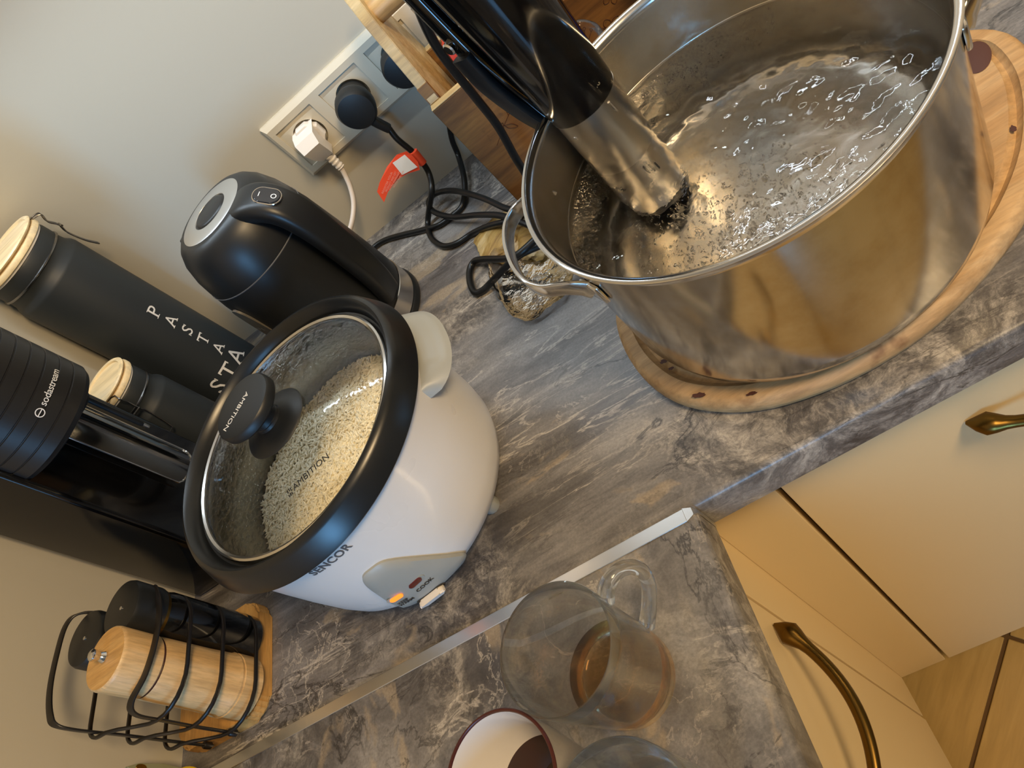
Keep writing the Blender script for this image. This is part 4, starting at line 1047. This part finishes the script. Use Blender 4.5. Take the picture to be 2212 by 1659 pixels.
def mill(x, y, lab):
    t = thing('spice_mill', lab, 'mill', (x, y, .0192))
    link('glass_body', lathe([(0, 0), (.0245, 0), (.0255, .002), (.0258, .095), (.0235, .104), (0, .104)], 48), 'blackgloss', t)
    link('neck_ring', lathe([(.0236, .1040), (.0250, .1045), (.0250, .1075), (.0236, .108)], 48), M['brass'], t)
    link('cap', lathe([(0, .108), (.0262, .108), (.0265, .110), (.0265, .134), (.0252, .1375), (.0235, .1382), (0, .1372)], 48), 'blackmat', t)
    link('cap_pin', lathe([(.0018, .1372), (.0018, .1382), (0, .1386)], 12), 'chrome', t)
mill(-.4795, .098, 'black spice mill with dusty cap beside the soda maker')
mill(-.5335, .093, 'black spice mill with speckled cap nearest the left wall')
pm = thing('pepper_mill', 'bamboo pepper mill with a clear top knob in the wire rack', 'mill', (-.4830, .0515, .0192))
link('mill_body', lathe([(0, 0), (.0300, 0), (.0300, .020), (.0290, .0205), (.0290, .0225), (.0300, .023), (.0300, .0245), (.0288, .027), (.0278, .05), (.0272, .10), (.0265, .1035)], 64), 'bamboo', pm)
link('mill_joint', lathe([(.0258, .1034), (.0264, .1040), (.0258, .1046)], 48), 'rust', pm)
link('mill_head', lathe([(.0262, .1048), (.0275, .1062), (.0278, .140), (.0272, .1425), (.0262, .1435)], 64), 'bamboo', pm)
link('mill_top', lathe([(.0262, .1435), (0, .1440)], 48), 'bamboo_end', pm)['label'] = 'striped end grain top'
link('top_knob', lathe([(0, .1440), (.0048, .1440), (.0052, .1455), (.0042, .1475), (.0032, .149), (.0040, .151), (.0052, .1535), (.0050, .156), (.003, .1575), (0, .158)], 24), 'chrome', pm)

# ================================================================ cups
def glass_mug(cx, cy, R1, R0, H, ha, label, tea_h=None):
    t = thing('glass_mug', label, 'mug', (cx, cy, .0002))
    w_ = .0017
    out = [(0, 0), (R0 - .003, 0), (R0, .003), (R0 + .001, .012)] + [(R0 + .001 + (R1 - R0 - .001) * (k / 6) ** .8, .012 + (H - .014) * k / 6) for k in range(1, 7)]
    inn = [(R1 - w_, H - .001)] + [(R0 + .001 - w_ + (R1 - R0 - .001) * (k / 6) ** .8, .012 + (H - .014) * k / 6) for k in range(5, -1, -1)] + [(R0 - .006, .0075), (0, .007)]
    link('mug_body', lathe(out + [(R1 - .0004, H), (R1 - w_ + .0004, H + .0002)] + inn, 96), 'mug', t)
    if ha is not None:
        e = rad(ha); u = Vector((math.cos(e), math.sin(e), 0))
        rz = [(R1 - .0008, H - .020), (R1 + .009, H - .012), (R1 + .021, H - .016), (R1 + .0265, H - .032), (R1 + .022, H - .050), (R1 + .010, H - .066), (R0 + .0035, H - .078)]
        link('mug_handle', sweep(smooth_path([u * r + Vector((0, 0, z)) for r, z in rz], 8), circ(.0052, 14), scale=lambda s: (1.2 - .3 * math.sin(PI * s), 1.0)), 'mug', t)
    if tea_h:
        T_ = thing('tea', 'amber tea in the bottom of the glass mug with the handle', 'drink', (cx, cy, .0002))
        rt = lambda z: R0 + .001 - w_ + (R1 - R0 - .001) * (max(0, z - .012) / (H - .014)) ** .8
        link('tea_liquid', lathe([(0, .0069), (R0 - .006, .0074), (R0 + .0011 - w_, .012), (rt(tea_h) + .0001, tea_h), (rt(tea_h) - .002, tea_h - .0006), (0, tea_h - .0006)], 96), 'tea', T_)
    return t
glass_mug(-.0895, -.0945, .0415, .0345, .100, 32, 'clear glass mug with handle and a little amber tea beside the joint strip', .026)
glass_mug(-.0768, -.1990, .0445, .0360, .100, None, 'plain clear glass tumbler standing between the white cup and the brass handled cabinet edge')
wc = thing('ceramic_cup', 'white ceramic cup with rust brown rim and dark tea inside', 'cup', (-.1545, -.1500, .0002))
link('cup_wall', lathe([(0, 0), (.024, 0), (.0265, .002), (.0300, .012), (.0360, .045), (.0405, .075), (.0420, .0885)], 72), 'cupout', wc)['label'] = 'speckled grey outside'
link('cup_inside', lathe([(.0398, .0885), (.0383, .075), (.0338, .045), (.0275, .014), (.022, .006), (0, .005)], 72), 'ceramic', wc)
link('cup_rim', lathe([(.0420, .0883), (.0421, .0893), (.0414, .0902), (.0404, .0902), (.0398, .0893), (.0398, .0883)], 72), 'rust', wc)
tag(link('cup_tea', lathe([(0, .0), (.0300, .0), (.0330, .0170), (.0326, .0172), (0, .0172)], 64), 'coffee', loc=(-.1545, -.1500, .024)), 'dark tea in the white cup', 'drink')

# bottom left corner items
yb = thing('yellow_bowl', 'yellow bowl edge at the foot of the left wall', 'bowl', (-.545, -.060, .0))
link('bowl_shell', lathe([(0, 0), (.034, 0), (.038, .003), (.050, .030), (.0545, .042), (.0535, .0425), (.0485, .031), (.036, .006), (0, .005)], 56), 'yellow', yb)
fg = thing('glass_ornament', 'small frosted leaf ornament with gold spots by the left wall', 'ornament', (-.580, .004, .0))
link('ornament_leaf', poly_prism([(-.006, 0), (.006, 0), (.008, .035), (.006, .060), (.001, .074), (-.004, .062), (-.007, .040)], lambda u, v, w_: Vector((w_, u, v)), -.0015, .0015, .0008), 'figurine', fg)
link('gold_spot', lathe([(0, .0022), (.003, .0020), (.0035, .001), (0, .001)], 14, sy=1.8, fn=lambda c: Vector((c.z, c.x + .002, .058 + c.y))), 'gold', fg)
